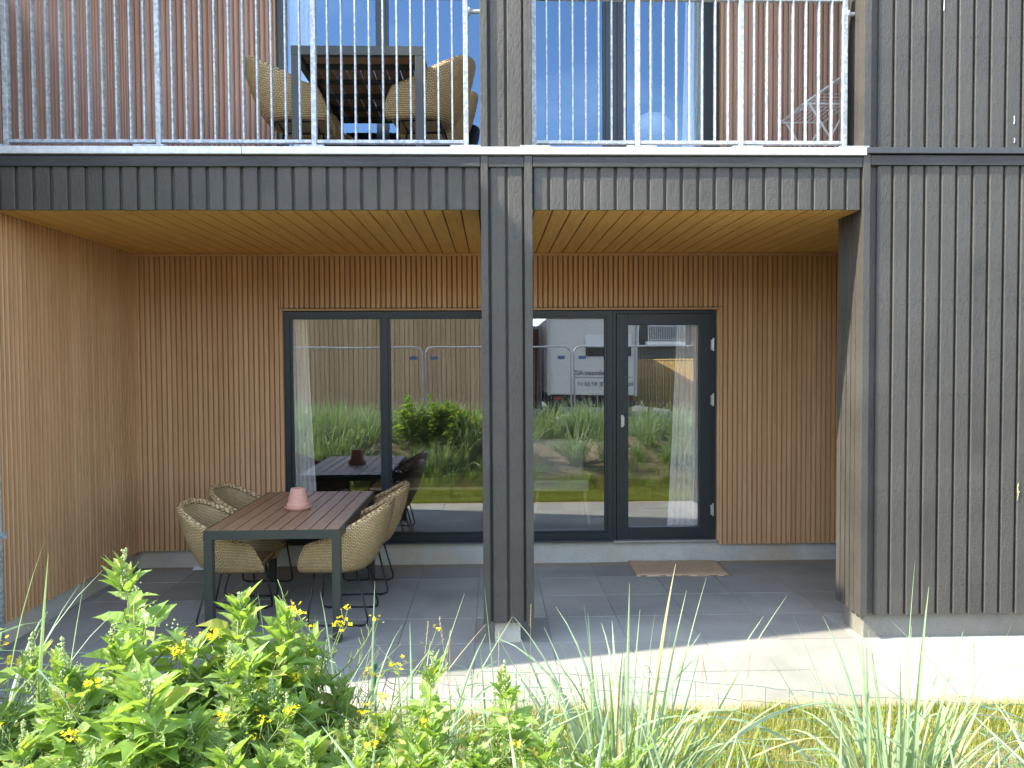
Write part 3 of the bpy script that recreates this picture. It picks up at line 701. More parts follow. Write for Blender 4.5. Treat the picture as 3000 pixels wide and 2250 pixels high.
def leaf(mb, base, az, pitch, Ln, W, teeth=True, q=rnd, droop=.5, st=.18):
    """toothed lance-shaped leaf on a short stalk; folded along the midrib and drooping"""
    n_ = 9; ca, sa = math.cos(az), math.sin(az); tw = q.uniform(-.35, .35)
    prof = [.04,.06,.42,.88,1.0,.84,.62,.40,.20,.02]
    p = Vector(base); ang = pitch; ctr = []
    for i in range(n_+1):
        ctr.append((p.copy(), ang)); ds = Ln/n_*(1.2 if i < 2 else .95)
        p = p+Vector((ca*math.cos(ang), sa*math.cos(ang), math.sin(ang)))*ds; ang -= droop/n_*(1 if i > 1 else .3)
    side = Vector((-sa, ca, 0)); ids = []
    fold = q.uniform(.25, .55)
    for i, (c, a) in enumerate(ctr):
        w_ = prof[i]*W/2
        nrm = Vector((-ca*math.sin(a), -sa*math.sin(a), math.cos(a)))
        sd = (side*math.cos(tw)+nrm*math.sin(tw)); nr = nrm*math.cos(tw)-side*math.sin(tw)
        k1 = k2 = 1.0
        if teeth and 1 < i < n_: k1 = 1.16 if i % 2 else .86; k2 = q.uniform(.85, 1.18)
        wav = .10*math.sin(i*2.1+tw*9)*w_
        ids.append(mb.add([c+sd*w_*k1+nr*(w_*fold+wav), c, c-sd*w_*k2+nr*(w_*fold-wav)]))
    for a, b in zip(ids, ids[1:]):
        mb.face((a, a+1, b+1, b)); mb.face((a+1, a+2, b+2, b+1))
def granules(mb, p, r, n_, q, up_=1.0):
    for _ in range(n_):
        d = Vector((q.gauss(0, 1), q.gauss(0, 1), q.gauss(0, 1)*up_))*r*.55; c = p+d; s_ = q.uniform(.0018, .0032)
        o = mb.add([c+Vector(v)*s_ for v in ((1,0,0),(0,1,0),(-1,0,0),(0,-1,0),(0,0,1.2),(0,0,-1.2))])
        for a, b, c_ in ((0,1,4),(1,2,4),(2,3,4),(3,0,4),(1,0,5),(2,1,5),(3,2,5),(0,3,5)): mb.face((o+a, o+b, o+c_))
def make_goosefoot(seed, H, nleaf, Lmax, branches, seedy, wide=.55):
    q = random.Random(seed); t = thing('goosefoot', '', 'weed', group='goosefoot weeds')
    lf, st, sd = MB(), MB(), MB()
    lean = Vector((q.uniform(-.08,.08), q.uniform(-.08,.08), 0)); path = []
    for i in range(9):
        f = i/8; path.append(Vector((0,0,H*f))+lean*f*f+Vector((q.uniform(-.005,.005), q.uniform(-.005,.005), 0)))
    st.tube(path, [.0052*(1-.75*i/8) for i in range(9)], 6)
    def at(f): k = min(7, int(f*8)); return path[k].lerp(path[k+1], f*8-k)
    az = q.uniform(0, 6)
    for i in range(nleaf):
        f = .10+.88*(i/nleaf)**.9; az += 2.4+q.uniform(-.3,.3)
        Ln = Lmax*(1-.62*max(0, (f-.45)/.55))*q.uniform(.75, 1.1)*(1 if f > .2 else .8)
        leaf(lf, at(f), az, q.uniform(.0, .5)+.75*max(0, f-.6)/.4, Ln, Ln*wide*q.uniform(.85, 1.1), True, q, q.uniform(.3, 1.1))
    for b in range(branches):
        f = .22+.62*b/branches+q.uniform(-.03,.03); a = q.uniform(0, 6.283); bl = H*q.uniform(.18, .40)*(1.15-.7*f)
        p0 = at(f); bp = [p0]; el = q.uniform(.5, .85)
        for k in range(1, 5): bp.append(bp[-1]+Vector((math.cos(a)*math.cos(el), math.sin(a)*math.cos(el), math.sin(el)))*bl/4); el += .12
        st.tube(bp, [.0026,.0022,.0018,.0014,.0008], 4)
        for k in range(9):
            g = .15+.85*k/9; j = min(3, int(g*4)); pp_ = bp[j].lerp(bp[j+1], g*4-j)
            Ln = Lmax*.55*(1.1-.6*g)*q.uniform(.7, 1.15)
            leaf(lf, pp_, q.uniform(0, 6.283), q.uniform(.05, .9), Ln, Ln*wide*.85, True, q, q.uniform(.2, .9))
        if seedy > .4:
            s2 = MB(); granules(s2, bp[-1]+Vector((0,0,.004)), .009*(1+seedy), int(10+18*seedy), q, 1.8); s2.build('seed_head', M['seed'], t)
    top = path[-1]
    for k in range(int(7+6*seedy)):
        granules(sd, top+Vector((q.uniform(-.004,.004), q.uniform(-.004,.004), -.055+.011*k)), .010*(1-.06*k), 18, q, .8)
    for k in range(10):
        leaf(lf, top+Vector((0,0,-.06+.005*k)), q.uniform(0, 6.28), q.uniform(.7, 1.25), Lmax*q.uniform(.28,.5), Lmax*.16, False, q, .2)
    st.build('stem', M['stem'], t, True); lf.build('foliage', M['goose'], t); sd.build('seed_head', M['seed'], t)
    t['H'] = H+.02
    return t
def blade(mb, base, az, tilt, Ln, W, bend, q, kink=0, n_=10, w0=.7):
    """one long grass blade: V-shaped section, tapering tip, arching over under its weight"""
    p = Vector(base); a = tilt; ids = []; ca, sa = math.cos(az), math.sin(az); side = Vector((-sa, ca, 0)); tw = q.uniform(-.5, .5)
    for i in range(n_+1):
        f = i/n_; w_ = W/2*(w0+(1-w0)*min(1, f*3))*(1-f**2.2)+.0004
        d = Vector((ca*math.sin(a), sa*math.sin(a), math.cos(a))); nr = side.cross(d)
        tt = tw*(.4+f); sd = side*math.cos(tt)+nr*math.sin(tt); n2 = nr*math.cos(tt)-side*math.sin(tt)
        ids.append(mb.add([p+sd*w_+n2*w_*.35, p, p-sd*w_+n2*w_*.35]))
        p = p+d*(Ln/n_); a += bend/n_*(.25+1.5*f); 
        if kink and abs(f-kink) < .5/n_: a += 1.1
    for x, y in zip(ids, ids[1:]):
        mb.face((x, x+1, y+1, y)); mb.face((x+1, x+2, y+2, y+1))
def make_tuft(name, seed, nb, L0, L1, W, spread, tilt, mat, cat, hero=(), group='dune grass tufts', ears=0, bendk=1.0, hl=1.12):
    q = random.Random(seed); t = thing(name, '', cat, group=group); m = MB()
    for _ in range(nb):
        r_, a = spread*math.sqrt(q.random()), q.uniform(0, 6.283); az = a+q.uniform(-.7, .7); tl = abs(q.gauss(0, tilt))
        Ln = q.uniform(L0, L1); blade(m, (r_*math.cos(a), r_*math.sin(a), -.02), az, tl, Ln, W*q.uniform(.55, 1.15), q.choice((.1,.4,.8,1.2,1.7,2.3))*bendk*q.uniform(.7,1.2), q, q.choice((0,0,0,0,0,.55,.7)))
    for (bx, by, az, tl, Ln, W_, bd) in hero: blade(m, (bx, by, -.02), az, tl, Ln*hl, W_*1.3, bd, q, n_=14)
    m.build('blades', mat, t)
    if ears:
        e = MB()
        for _ in range(ears): make_ear(e, q, (q.uniform(-spread, spread), q.uniform(-spread, spread), 0), q.uniform(L0, L1)*.95)
        e.build('seed_ear', M['straw'], t)
    return t
def make_ear(e, q, base, H, el=.10):
    b = Vector(base); lean = Vector((q.uniform(-.1,.1), q.uniform(-.06,.06), 0))*H
    pts = [b+Vector((0,0,H*f))+lean*f*f for f in (0,.25,.5,.75,.9,1)]; e.tube(pts, [.0013,.0012,.0011,.001,.0009,.0006], 4)
    n_ = 11
    for i in range(n_):
        f = 1-el/H*(i/n_); k = 1-f; c = pts[4].lerp(pts[5], max(0, (f-.9)/.1)) if f > .9 else pts[3].lerp(pts[4], (f-.75)/.15)
        s_ = 1 if i % 2 else -1; a = q.uniform(-.4,.4)
        o = Vector((s_*math.cos(a), math.sin(a), 0))
        n0 = e.add([c, c+o*.0032+Vector((0,0,.006)), c+o*.0015+Vector((0,.0025,.008)), c+o*.0012+Vector((0,0,.017))])
        e.face((n0,n0+1,n0+3)); e.face((n0,n0+3,n0+2)); e.face((n0,n0+2,n0+1)); e.face((n0+1,n0+2,n0+3))
def make_mustard(seed, H, br, feathery, podn):
    q = random.Random(seed); t = thing('yellow_wildflower', '', 'flower', group='yellow wildflowers')
    st, lf, heads = MB(), MB(), []
    path = [Vector((q.uniform(-.012,.012)*i, q.uniform(-.012,.012)*i, H*i/6)) for i in range(7)]
    st.tube(path, [.0028-.0003*i for i in range(7)], 5)
    ends = [(path[-1], path[-2])]
    for b in range(br):
        f = .40+.5*b/br; k = min(5, int(f*6)); p0 = path[k].lerp(path[k+1], f*6-k); a = q.uniform(0, 6.283); bl = q.uniform(.10,.24)*H/.6
        bp = [p0]; el = .65
        for k in range(4): bp.append(bp[-1]+Vector((math.cos(a)*math.cos(el), math.sin(a)*math.cos(el), math.sin(el)))*bl/4); el += .16
        st.tube(bp, [.0015,.0013,.0011,.0009,.0007], 4); ends.append((bp[-1], bp[-2]))
        for k in range(podn):
            g = .15+.75*k/podn; j = min(3, int(g*4)); pp_ = bp[j].lerp(bp[j+1], g*4-j); a2 = q.uniform(0, 6.283); e2 = q.uniform(.3,.7); s_ = q.uniform(.018,.034)
            pd = [pp_]; 
            for _ in range(3): pd.append(pd[-1]+Vector((math.cos(a2)*math.cos(e2), math.sin(a2)*math.cos(e2), math.sin(e2)))*s_/3); e2 += .25
            st.tube(pd, [.0006,.0010,.0010,.0003], 3)
    for k in range(podn*2):
        g = .45+.48*k/(podn*2); j = min(5, int(g*6)); pp_ = path[j].lerp(path[j+1], g*6-j); a2 = q.uniform(0, 6.283); e2 = q.uniform(.3,.7); s_ = q.uniform(.02,.036)
        pd = [pp_]
        for _ in range(3): pd.append(pd[-1]+Vector((math.cos(a2)*math.cos(e2), math.sin(a2)*math.cos(e2), math.sin(e2)))*s_/3); e2 += .25
        st.tube(pd, [.0006,.0010,.0010,.0003], 3)
    for p, pb in ends[:1]+[e for e in ends[1:] if q.random() < .75]:
        big = 1.25 if p is path[-1] else .8; fl = MB(); heads.append(fl)
        for _ in range(int(14*big)):
            c = p+Vector((q.gauss(0,.0075), q.gauss(0,.0075), q.gauss(.002,.005)))*big; ax = Vector((q.gauss(0,.6), q.gauss(-.2,.6), 1)).normalized(); u_ = ax.orthogonal().normalized(); v_ = ax.cross(u_); s_ = q.uniform(.0024, .0040)*big
            for k in range(4):
                a = k*1.5708; d = u_*math.cos(a)+v_*math.sin(a); e_ = u_*math.cos(a+1.57)+v_*math.sin(a+1.57)
                o = fl.add([c, c+d*s_*.8+e_*s_*.45+ax*s_*.3, c+d*s_*1.25+ax*s_*.35, c+d*s_*.8-e_*s_*.45+ax*s_*.3]); fl.face((o, o+1, o+2, o+3))
    for k in range(feathery):
        f = .08+.72*k/max(1, feathery); j = min(5, int(f*6)); p0 = path[j].lerp(path[j+1], f*6-j); a = q.uniform(0, 6.283); Ln = q.uniform(.06,.11); el = q.uniform(.2,.7)
        pp_ = [p0]
        for i in range(6): pp_.append(pp_[-1]+Vector((math.cos(a)*math.cos(el), math.sin(a)*math.cos(el), math.sin(el)))*Ln/6); el -= .12
        lf.tube(pp_, .0006, 3)
        for i in range(1, 7):
            for s_ in (-1, 1):
                for h_ in range(2):
                    d = Vector((math.cos(a+s_*(.8+.4*h_)), math.sin(a+s_*(.8+.4*h_)), q.uniform(-.1,.5))).normalized()*Ln*.22*(1.2-i/8); sd_ = Vector((-d.y, d.x, 0)).normalized()*.0011
                    o = lf.add([pp_[i]-sd_, pp_[i]+sd_, pp_[i]+d]); lf.face((o, o+1, o+2))
    st.build('stem', M['feather'], t, True); [fl.build('flower_head', M['yellow'], t) for fl in heads]
    if feathery: lf.build('leaves', M['feather'], t)
    t['H'] = H; return t
def stand(proto, used, x, y, top, rz, label, group=None, wide=1.0):
    o = proto if proto.name not in used else copy_tree(proto)
    used.add(proto.name)
    z = dune(x, y)-.02; s_ = (top-z)/proto['H']
    o.location = (x, y, z); o.rotation_euler = (0, 0, rz); o.scale = (s_*wide, s_*wide, s_); o['label'] = label
    if group: o['group'] = group
    return o
used = set()
GA = make_goosefoot(1, .70, 30, .175, 11, .5, .52); GB = make_goosefoot(2, .58, 34, .190, 12, .2, .56); GC = make_goosefoot(3, .60, 30, .160, 11, .8, .48); GE = make_goosefoot(9, .55, 52, .115, 18, .25, .5); GD = make_goosefoot(4, .50, 34, .180, 11, .15, .58)
for pr, x, y, top, rz, wd, lab in (
    (GA, -.868, 1.90, 1.325, .3, 1.0, 'tallest goosefoot weed with a pale seed spike, standing before the left slatted wall'),
    (GB, -.655, 1.88, 1.215, 1.0, 1.0, 'broad-leaved goosefoot weed just right of the tallest one, below the left wicker chair'),
    (GC, -.965, 1.72, 1.185, 2.0, 1.0, 'goosefoot weed with a slim pale spike left of and nearer than the tallest one'),
    (GD, -.700, 1.62, 1.200, .5, 1.0, 'goosefoot weed with a woolly grey-green tip in front of the tallest one'),
    (GB, -1.33, 1.86, 1.30, 4.0, 1.0, 'goosefoot weed cut off by the left edge of the photo'),
    (GA, -.190, 1.90, 1.085, 3.0, .95, 'goosefoot weed with a dark leafy tip before the sunlit paving left of the pillar'),
    (GC, .048, 1.80, 1.085, 1.2, 1.0, 'goosefoot weed with yellowish seed clusters below the pillar'),
    (GD, -.600, 2.08, 1.075, 2.2, .9, 'small dark goosefoot weed between the two front chairs'),
    (GB, -.64, 1.99, 1.19, 5.2, .9, 'goosefoot weed with bright leaves reaching under the left front table leg'),
    (GD, .10, 1.62, .985, 3.3, .95, 'low goosefoot weed at the foot of the one with yellowish seed clusters')):
    stand(pr, used, x, y, top, rz, lab, None, wd)
q = random.Random(17)
for x, y, top in ((-.34,1.66,1.02),(-.24,1.60,1.02),(-.13,1.66,1.0),(-.04,1.58,1.01),(.05,1.68,.97),(.13,1.54,1.0),(.20,1.66,.95),(-.28,1.45,1.05),(-.08,1.46,1.04),(.10,1.42,1.04),(.26,1.50,.98),(-.42,1.64,1.04),(-.20,1.82,.95),(.0,1.80,.93),(-1.05,1.80,1.16),(-.92,1.82,1.19),(-.78,1.80,1.17),(-.60,1.74,1.14),(-.74,1.98,1.14),(-.50,1.80,1.06),(-.86,1.70,1.16),(-.98,1.62,1.14),(-.55,1.92,1.12),(-1.15,1.66,1.12),(-.40,1.84,.99),(-.30,1.78,.97),(-1.34,1.62,1.06),(-1.12,1.50,1.06),(-.93,1.50,1.08),(-.80,1.75,1.08),(-.62,1.52,1.08),(-.48,1.70,1.04),(-.40,1.48,1.04),(-.27,1.62,.98),(-.16,1.50,1.02),(-.02,1.52,1.00),(-1.20,1.60,1.08),(-.06,1.72,.96),(-.33,1.86,.93),(.22,1.55,.965),(-1.42,1.75,1.06),(-1.25,1.46,1.10),(-.88,1.62,1.10),(-.72,1.50,1.08),(-.58,1.80,1.08),(-.44,1.55,1.02),(-.22,1.74,.97),(-.10,1.60,1.0),(.06,1.48,.99),(-.68,1.62,1.1),(-.52,1.46,1.06),(-.36,1.38,1.07),(-.18,1.38,1.05),(-1.10,1.95,1.0),(-.95,1.95,1.05),(-.80,1.90,1.05),(-.45,2.0,.95),(.0,1.40,1.04),(-.75,1.42,1.10),(-.55,1.38,1.08),(-1.02,1.40,1.12)):
    stand(q.choice((GE, GD, GB, GB, GC, GE)), used, x, y, top, q.uniform(0, 6), 'low leafy goosefoot weed in the thick growth along the lower left of the photo', 'low goosefoot weeds')
Y1 = make_mustard(5, .55, 6, 16, 8); Y2 = make_mustard(6, .50, 5, 4, 12); Y3 = make_mustard(8, .45, 4, 10, 6)
for pr, x, y, top, rz, lab in (
    (Y1, -.552, 2.10, 1.150, .4, 'tallest yellow wildflower with feathery leaves before the right front table leg'),
    (Y2, -.447, 2.15, 1.062, 1.9, 'yellow wildflower with many thin pods right of the front table leg'),
    (Y3, -.315, 2.30, .925, 2.7, 'thin yellow wildflower beside the green fence post'),
    (Y3, -.675, 1.90, 1.120, .1, 'yellow wildflower among the leaves under the left wicker chair'),
    (Y2, -.545, 1.86, 1.030, 4.1, 'yellow wildflower low between the goosefoot leaves and the tallest flower'),
    (Y3, -.362, 1.90, .955, 3.2, 'yellow wildflower over the sunlit paving edge, lower than the podded one'),
    (Y1, -1.262, 2.00, 1.095, 5.0, 'yellow wildflower at the left edge of the photo'),
    (Y3, -.565, 1.72, 1.020, 1.1, 'small yellow wildflower in the thick growth at the lower left'),
    (Y2, -.60, 2.02, 1.02, 2.4, 'pod-bearing wildflower close to the left of the tallest yellow one'),
    (Y1, -.84, 1.98, 1.08, 3.0, 'yellow wildflower half hidden behind the tallest goosefoot')):
    stand(pr, used, x, y, top, rz, lab)
Y4 = make_mustard(12, .50, 6, 10, 18); q = random.Random(52)
for x, y, top in ((-.72,1.84,1.12),(-.46,1.96,1.02),(-.36,2.04,.96),(-.50,1.66,1.06),(-.24,1.92,.96),(-.92,1.66,1.14),(-1.10,1.78,1.12),(-.14,1.78,.99),(-.64,1.56,1.09),(-.30,1.58,1.03),(-.82,1.54,1.10),(.02,1.64,1.0)):
    stand(Y4, used, x, y, top, q.uniform(0, 6), 'feathery pale-stemmed wildflower mixed into the thick growth at the lower left', 'feathery wildflowers in the thick growth')
# dune grass: hero blades are (x, y, azimuth, tilt, length, width, bend)
PI = math.pi
def tuft(args, x, y, label, rz=0, **k):
    t = make_tuft(*args, **k); t.location = (x, y, dune(x, y)-.01); t.rotation_euler = (0, 0, rz); t['label'] = label; return t
T1 = tuft(('dune_grass_tuft', 21, 44, .50, .95, .017, .06, .35, M['lyme'], 'grass tuft'), -1.24, 1.74, 'whitish-green dune grass arching in front of the left wall, left of the tallest goosefoot', hl=1.32,
    hero=[(.15,0,.1,.06,.66,.014,.05),(.17,.02,.1,.11,.62,.014,.1),(.02,0,-.2,.06,.62,.015,2.2),(.03,0,.1,.10,.62,.015,2.0),(.03,.01,.3,.18,.58,.014,1.9),(.0,0,-.3,.02,.62,.014,2.5),(.03,.02,0,.25,.56,.013,1.7),(.0,.0,.2,.05,.58,.015,2.4),(.03,.0,-.1,.35,.55,.012,1.6),(-.02,0,2.9,.2,.52,.013,.6),(.02,-.02,.2,.15,.52,.016,2.6),(.05,.0,.0,.12,.66,.014,2.1)])
T2 = tuft(('dune_grass_tuft', 22, 125, .40, .78, .018, .10, .42, M['lyme'], 'grass tuft'), .40, 2.25, 'big dune grass tuft right of the pillar with blades before the doormat', hl=1.02,
    hero=[(.04,0,.25,.10,.88,.015,.14),(.0,0,.6,.02,.82,.013,.02),(.06,.02,.1,.20,.85,.014,.12),(.03,0,0,.13,.70,.010,.1),(.08,0,.05,.42,.88,.013,.25),(.02,.0,.1,.07,.74,.012,.1),(.07,0,.0,.36,.80,.012,.3),(-.05,0,3.1,.42,.78,.014,.15),(-.04,0,2.9,.2,.66,.011,.1),(.09,0,-.1,.45,.95,.017,1.5),(.06,0,.1,.55,.9,.016,1.7),(-.04,0,-2.8,.5,.6,.02,1.9),(.05,0,.3,.15,.80,.013,.15),(.09,.03,0,.7,.75,.015,1.3)])
T3 = tuft(('dune_grass_tuft', 23, 130, .40, .75, .018, .11, .45, M['lyme'], 'grass tuft'), 1.25, 2.25, 'big dune grass tuft in front of the right-hand corner wall with two tall upright blades', hl=1.05,
    hero=[(.0,0,.0,.03,.90,.013,.06),(.03,0,.1,.05,.82,.014,.08),(-.06,0,3.0,.28,.78,.013,.15),(-.02,0,3.1,.13,.76,.013,.1),(.08,0,0,.32,.75,.011,.1),(-.08,0,3.2,.4,.70,.011,.2),(.1,0,.1,.6,.9,.012,1.4),(.08,0,-.1,.7,.85,.012,1.1),(-.05,0,3.0,.45,.8,.016,1.8),(.05,0,0,.25,.6,.014,.1),(-.01,0,-2.9,.1,.55,.022,.1)])
T4 = tuft(('dune_grass_tuft', 24, 70, .35, .65, .016, .10, .5, M['lyme'], 'grass tuft'), 1.78, 2.15, 'dune grass tuft leaning in from the lower right corner',
    hero=[(-.1,0,2.9,.75,.8,.012,.6),(-.08,0,3.1,.6,.85,.011,.5),(0,0,2.8,.9,.9,.012,.5),(-.02,0,2.6,.5,.8,.012,.4)])
T5 = tuft(('dune_grass_tuft', 25, 60, .30, .62, .018, .09, .45, M['lyme'], 'grass tuft'), .07, 2.15, 'dune grass tuft directly below the pillar with one blade crossing it', hl=1.32,
    hero=[(-.02,0,2.6,.10,.62,.010,.02),(.05,.0,.2,.4,.62,.02,2.2),(0,0,3.0,.4,.62,.02,2.1)])
T6 = tuft(('dune_grass_tuft', 26, 50, .30, .60, .017, .08, .45, M['lyme'], 'grass tuft'), -.42, 2.28, 'dune grass tuft with long arching blades beside the green fence post', hl=1.45,
    hero=[(-.1,0,.05,.62,.80,.013,1.55),(-.12,-.02,0,.95,.75,.012,.05),(-.1,0,.1,.5,.62,.010,.3),(.1,0,.05,.35,.62,.014,1.6),(.05,0,.2,.5,.6,.009,.1),(-.02,0,0,.3,.6,.02,2.5)])
T11 = tuft(('dune_grass_tuft', 34, 60, .45, .85, .015, .10, .35, M['lyme'], 'grass tuft'), -.40, 2.05, 'pale dune grass tuft under the yellow wildflowers, left of the green fence post', hl=1.1, hero=[(0,0,.4,.5,.8,.013,1.4),(0,0,3.0,.4,.8,.013,1.3)])
T12 = tuft(('dune_grass_tuft', 35, 55, .40, .70, .015, .10, .45, M['lyme'], 'grass tuft'), -.18, 2.0, 'dune grass tuft behind the dark-tipped goosefoot left of the pillar', hl=1.1, hero=[(0,0,.2,.5,.75,.013,1.5)])
T13 = tuft(('meadow_grass_tuft', 36, 70, .35, .75, .006, .10, .25, M['feather'], 'grass tuft'), -.52, 2.02, 'feathery pale green grass stalks around the tallest yellow wildflower', bendk=.6)
T7 = tuft(('meadow_grass_tuft', 27, 46, .30, .55, .008, .07, .22, M['green'], 'grass tuft'), .62, 2.75, 'yellow-green grass tuft standing between the two big dune grass tufts', bendk=.6)
T7b = tuft(('meadow_grass_tuft', 28, 36, .30, .56, .010, .05, .3, M['green'], 'grass tuft'), .30, 2.10, 'bright green bent grass among the big blue-green tuft right of the pillar', bendk=1.3)
T8 = tuft(('meadow_grass_tuft', 29, 30, .20, .40, .006, .10, .3, M['green'], 'grass tuft'), 1.0, 3.05, 'thin green grass tuft on the lawn behind the fence wire', bendk=.6)
T9 = tuft(('dune_grass_tuft', 30, 40, .30, .50, .018, .08, .6, M['lyme'], 'grass tuft'), -.72, 2.35, 'dune grass tuft behind the goosefoot leaves under the left chair', hero=[(.0,0,.5,.45,.66,.014,.25),(.02,0,.3,.2,.62,.012,.2)])
T10 = tuft(('dune_grass_tuft', 31, 22, .30, .50, .016, .08, .7, M['lyme'], 'grass tuft'), -.50, 1.36, 'dune grass with broad pale blades arching low in the bottom left foreground',
    hero=[(-.22,.02,.0,.5,.78,.017,1.7),(.02,.05,2.9,.6,.62,.018,1.5)])
# couch grass ears
E0 = None
q = random.Random(41)
for i, (x, y, top, lab) in enumerate(((.114,2.4,1.06,'pale ear of couch grass standing in front of the right edge of the pillar'),(-.112,2.4,.995,'brown ear of couch grass leaning left of the pillar'),(-.252,2.4,.972,'reddish ear of couch grass above the wire fence left of the pillar'),(-.20,2.45,.955,'short tan ear of couch grass beside the reddish one'),(-.14,2.38,.93,'thin tan ear of couch grass close to the pillar'),(-.55,2.16,1.16,'dry ear rising above the yellow flowers beside the front table leg'),(1.66,2.5,.86,'brown twin ear of couch grass at the right edge of the lawn'),(.02,2.5,.90,'thin green ear of couch grass before the concrete foot of the pillar'),(.80,2.9,.66,'thin dark ear of grass over the sunlit paving'),(.98,2.9,.67,'thin upright ear of grass right of the dark one over the sunlit paving'),(.90,2.95,.62,'short thin ear of grass between two taller ones over the sunlit paving'))):
    t = thing('grass_stem', lab, 'grass stem', (x, y, dune(x, y)-.02), q.uniform(0, 6), 'couch grass ears'); e = MB(); make_ear(e, q, (0,0,0), top-dune(x, y)+.02, q.uniform(.07,.11)); e.build('stalk', M['straw'], t)
    g_ = MB(); blade(g_, (0,0,0), q.uniform(0,6), .3, .25, .004, .8, q); blade(g_, (0,0,0), q.uniform(0,6), .3, .2, .004, .6, q); g_.build('blades', M['green'], t)
# dune grass along the bank (seen mostly mirrored in the windows)
protos = [make_tuft('dune_grass_tuft', 50+i, 70, .32, .70, .017, .11, .55, M['lyme'], 'grass tuft', bendk=1.1) for i in range(3)]
bl = 'blue-green dune grass tuft on the sandy bank, seen mirrored in the window panes'
spots = []; q = random.Random(77)
while len(spots) < 215:
    x = q.uniform(-5.2, 4.6); y = q.uniform(.35, 2.75); 
    dens = 1 if x < .2 else .35
    if q.random() > dens: continue
    if .5 < x < 2.4 and y > 1.15 and q.random() < .6: continue
    if -1.9 < x < 2.4 and (1.8333-.575*y-dune(x, y)-.03)/.52 < .42: continue
    if any((x-a)**2+(y-b)**2 < .022 for a, b in spots): continue
    spots.append((x, y))
for i, (x, y) in enumerate(spots):
    p = protos[i % 3]; o = p if i < 3 else copy_tree(p); z = dune(x, y); lim = (1.8333-.575*max(y, .4)-z-.03)/.52 if (-1.9 < x < 2.4) else 1.25
    s_ = max(.42, min(1.25, lim, q.uniform(.85, 1.25))); place(o, (x, y, z-.02), q.uniform(0, 6.28), s_, bl, 'dune grass along the bank')
gspots = [(-.6,2.35),(-1.1,2.3),(-1.7,2.35),(-2.3,2.25),(-.15,2.4),(-3.0,2.3),(-1.4,2.75),(-.65,2.78),(-2.6,2.75),(-3.3,2.75),(-.05,2.8),(1.3,2.75),(2.2,2.8),(2.8,2.75),(2.6,2.2),(2.2,2.3),(-2.0,2.78),(-.95,2.8),(-.9,2.55),(-.3,2.6),(.1,2.65),(-1.5,2.6),(-2.2,2.5),(-2.9,2.6),(1.9,2.6),(2.5,2.5),(3.1,2.6),(-3.6,2.5)]
q = random.Random(91)
for k in range(46):
    x, y = q.uniform(-4.2, .2), q.uniform(1.95, 2.75); lim = (1.8333-.575*y-dune(x, y)-.02)/.52 if x > -1.9 else 1.0
    if lim < .3: continue
    place(copy_tree(protos[k % 3]), (x, y, dune(x, y)-.02), q.uniform(0, 6.28), min(.75, max(.34, lim)), bl, 'dune grass along the bank')
for k in range(26):
    x, y = q.uniform(-1.25, .25), q.uniform(2.02, 2.45); lim = (1.8333-.575*y-dune(x, y)-.02)/.52
    place(copy_tree(protos[k % 3]), (x, y, dune(x, y)-.02), q.uniform(0, 6.28), max(.5, lim*1.3), bl, 'dune grass along the bank')
protog = make_tuft('meadow_grass_tuft', 60, 60, .16, .34, .007, .14, .5, M['green'], 'grass tuft', group='green grass at the foot of the bank')
for i, (x, y) in enumerate(gspots):
    o = protog if i == 0 else copy_tree(protog); place(o, (x, y, dune(x, y)-.01), i*1.3, 1.0, 'short green grass tuft at the foot of the bank behind the lawn', 'green grass at the foot of the bank')
# lawn
m = MB(); q = random.Random(3)
for _ in range(110000):
    x = q.uniform(-3.2, 3.9); y = 3.853+.035*mnoise.noise((x*3, 1, 4))-1.25*q.random()**1.1
    d = mnoise.noise((x*2.3, y*2.3, 5))+.5*mnoise.noise((x*7, y*7, 2))
    if d < q.uniform(-1.1, -.25): continue
    h = q.uniform(.02, .075)*(1.35 if d > .2 else .9); a = q.uniform(0, 6.283); w_ = q.uniform(.0012, .0026); l_ = q.uniform(.1, .9)*h
    ca, sa = math.cos(a), math.sin(a); z = dune(x, y)-.014
    n0 = m.add([(x-sa*w_, y+ca*w_, z), (x+sa*w_, y-ca*w_, z), (x+sa*w_*.7+ca*l_*.35, y-ca*w_*.7+sa*l_*.35, z+h*.65), (x-sa*w_*.7+ca*l_*.35, y+ca*w_*.7+sa*l_*.35, z+h*.65), (x+ca*l_, y+sa*l_, z+h)])
    m.face((n0, n0+1, n0+2, n0+3)); m.face((n0+3, n0+2, n0+4))
tag(m.build('lawn_grass', M['lawn']), 'thin yellow-green lawn between the bank and the paving', 'grass', kind='stuff')
# wire fence
fe = thing('wire_fence', 'low sagging green wire mesh fence along the edge of the lawn', 'fence', (-.55, 3.5, 0))
M['wire'] = m_plain('green_wire', (.02,.10,.07), .5)
def fpos(x): return 3.47-.135*(x+.55)
m = MB(); q = random.Random(12)
for k in range(7):
    z0 = .415-.065*k; pts = []
    x = -2.6
    while x < 3.6: pts.append((x, fpos(x)+q.uniform(-.004,.004), max(.015, z0-.045*sst(-.4, 2.2, x)+.012*math.sin(x*2.3)+q.uniform(-.004,.004)))); x += .05
    m.tube(pts, .0014, 3)
x = -2.6
while x < 3.6:
    dz = -.045*sst(-.4, 2.2, x)+.012*math.sin(x*2.3); m.tube([(x, fpos(x), .0), (x+q.uniform(-.004,.004), fpos(x), .2), (x, fpos(x), .415+dz)], .0011, 3); x += .1
part(m, 'wire_mesh', M['wire'], fe)
for x in (-2.5, -.55, 3.4):
    m = MB(); m.tube([(x, fpos(x)-.012, -.1), (x, fpos(x)-.012, .40)], .0065, 8); m.tube([(x, fpos(x)-.012, .40), (x, fpos(x)-.012, .437)], .0125, 10); part(m, 'post', M['wire'], fe)

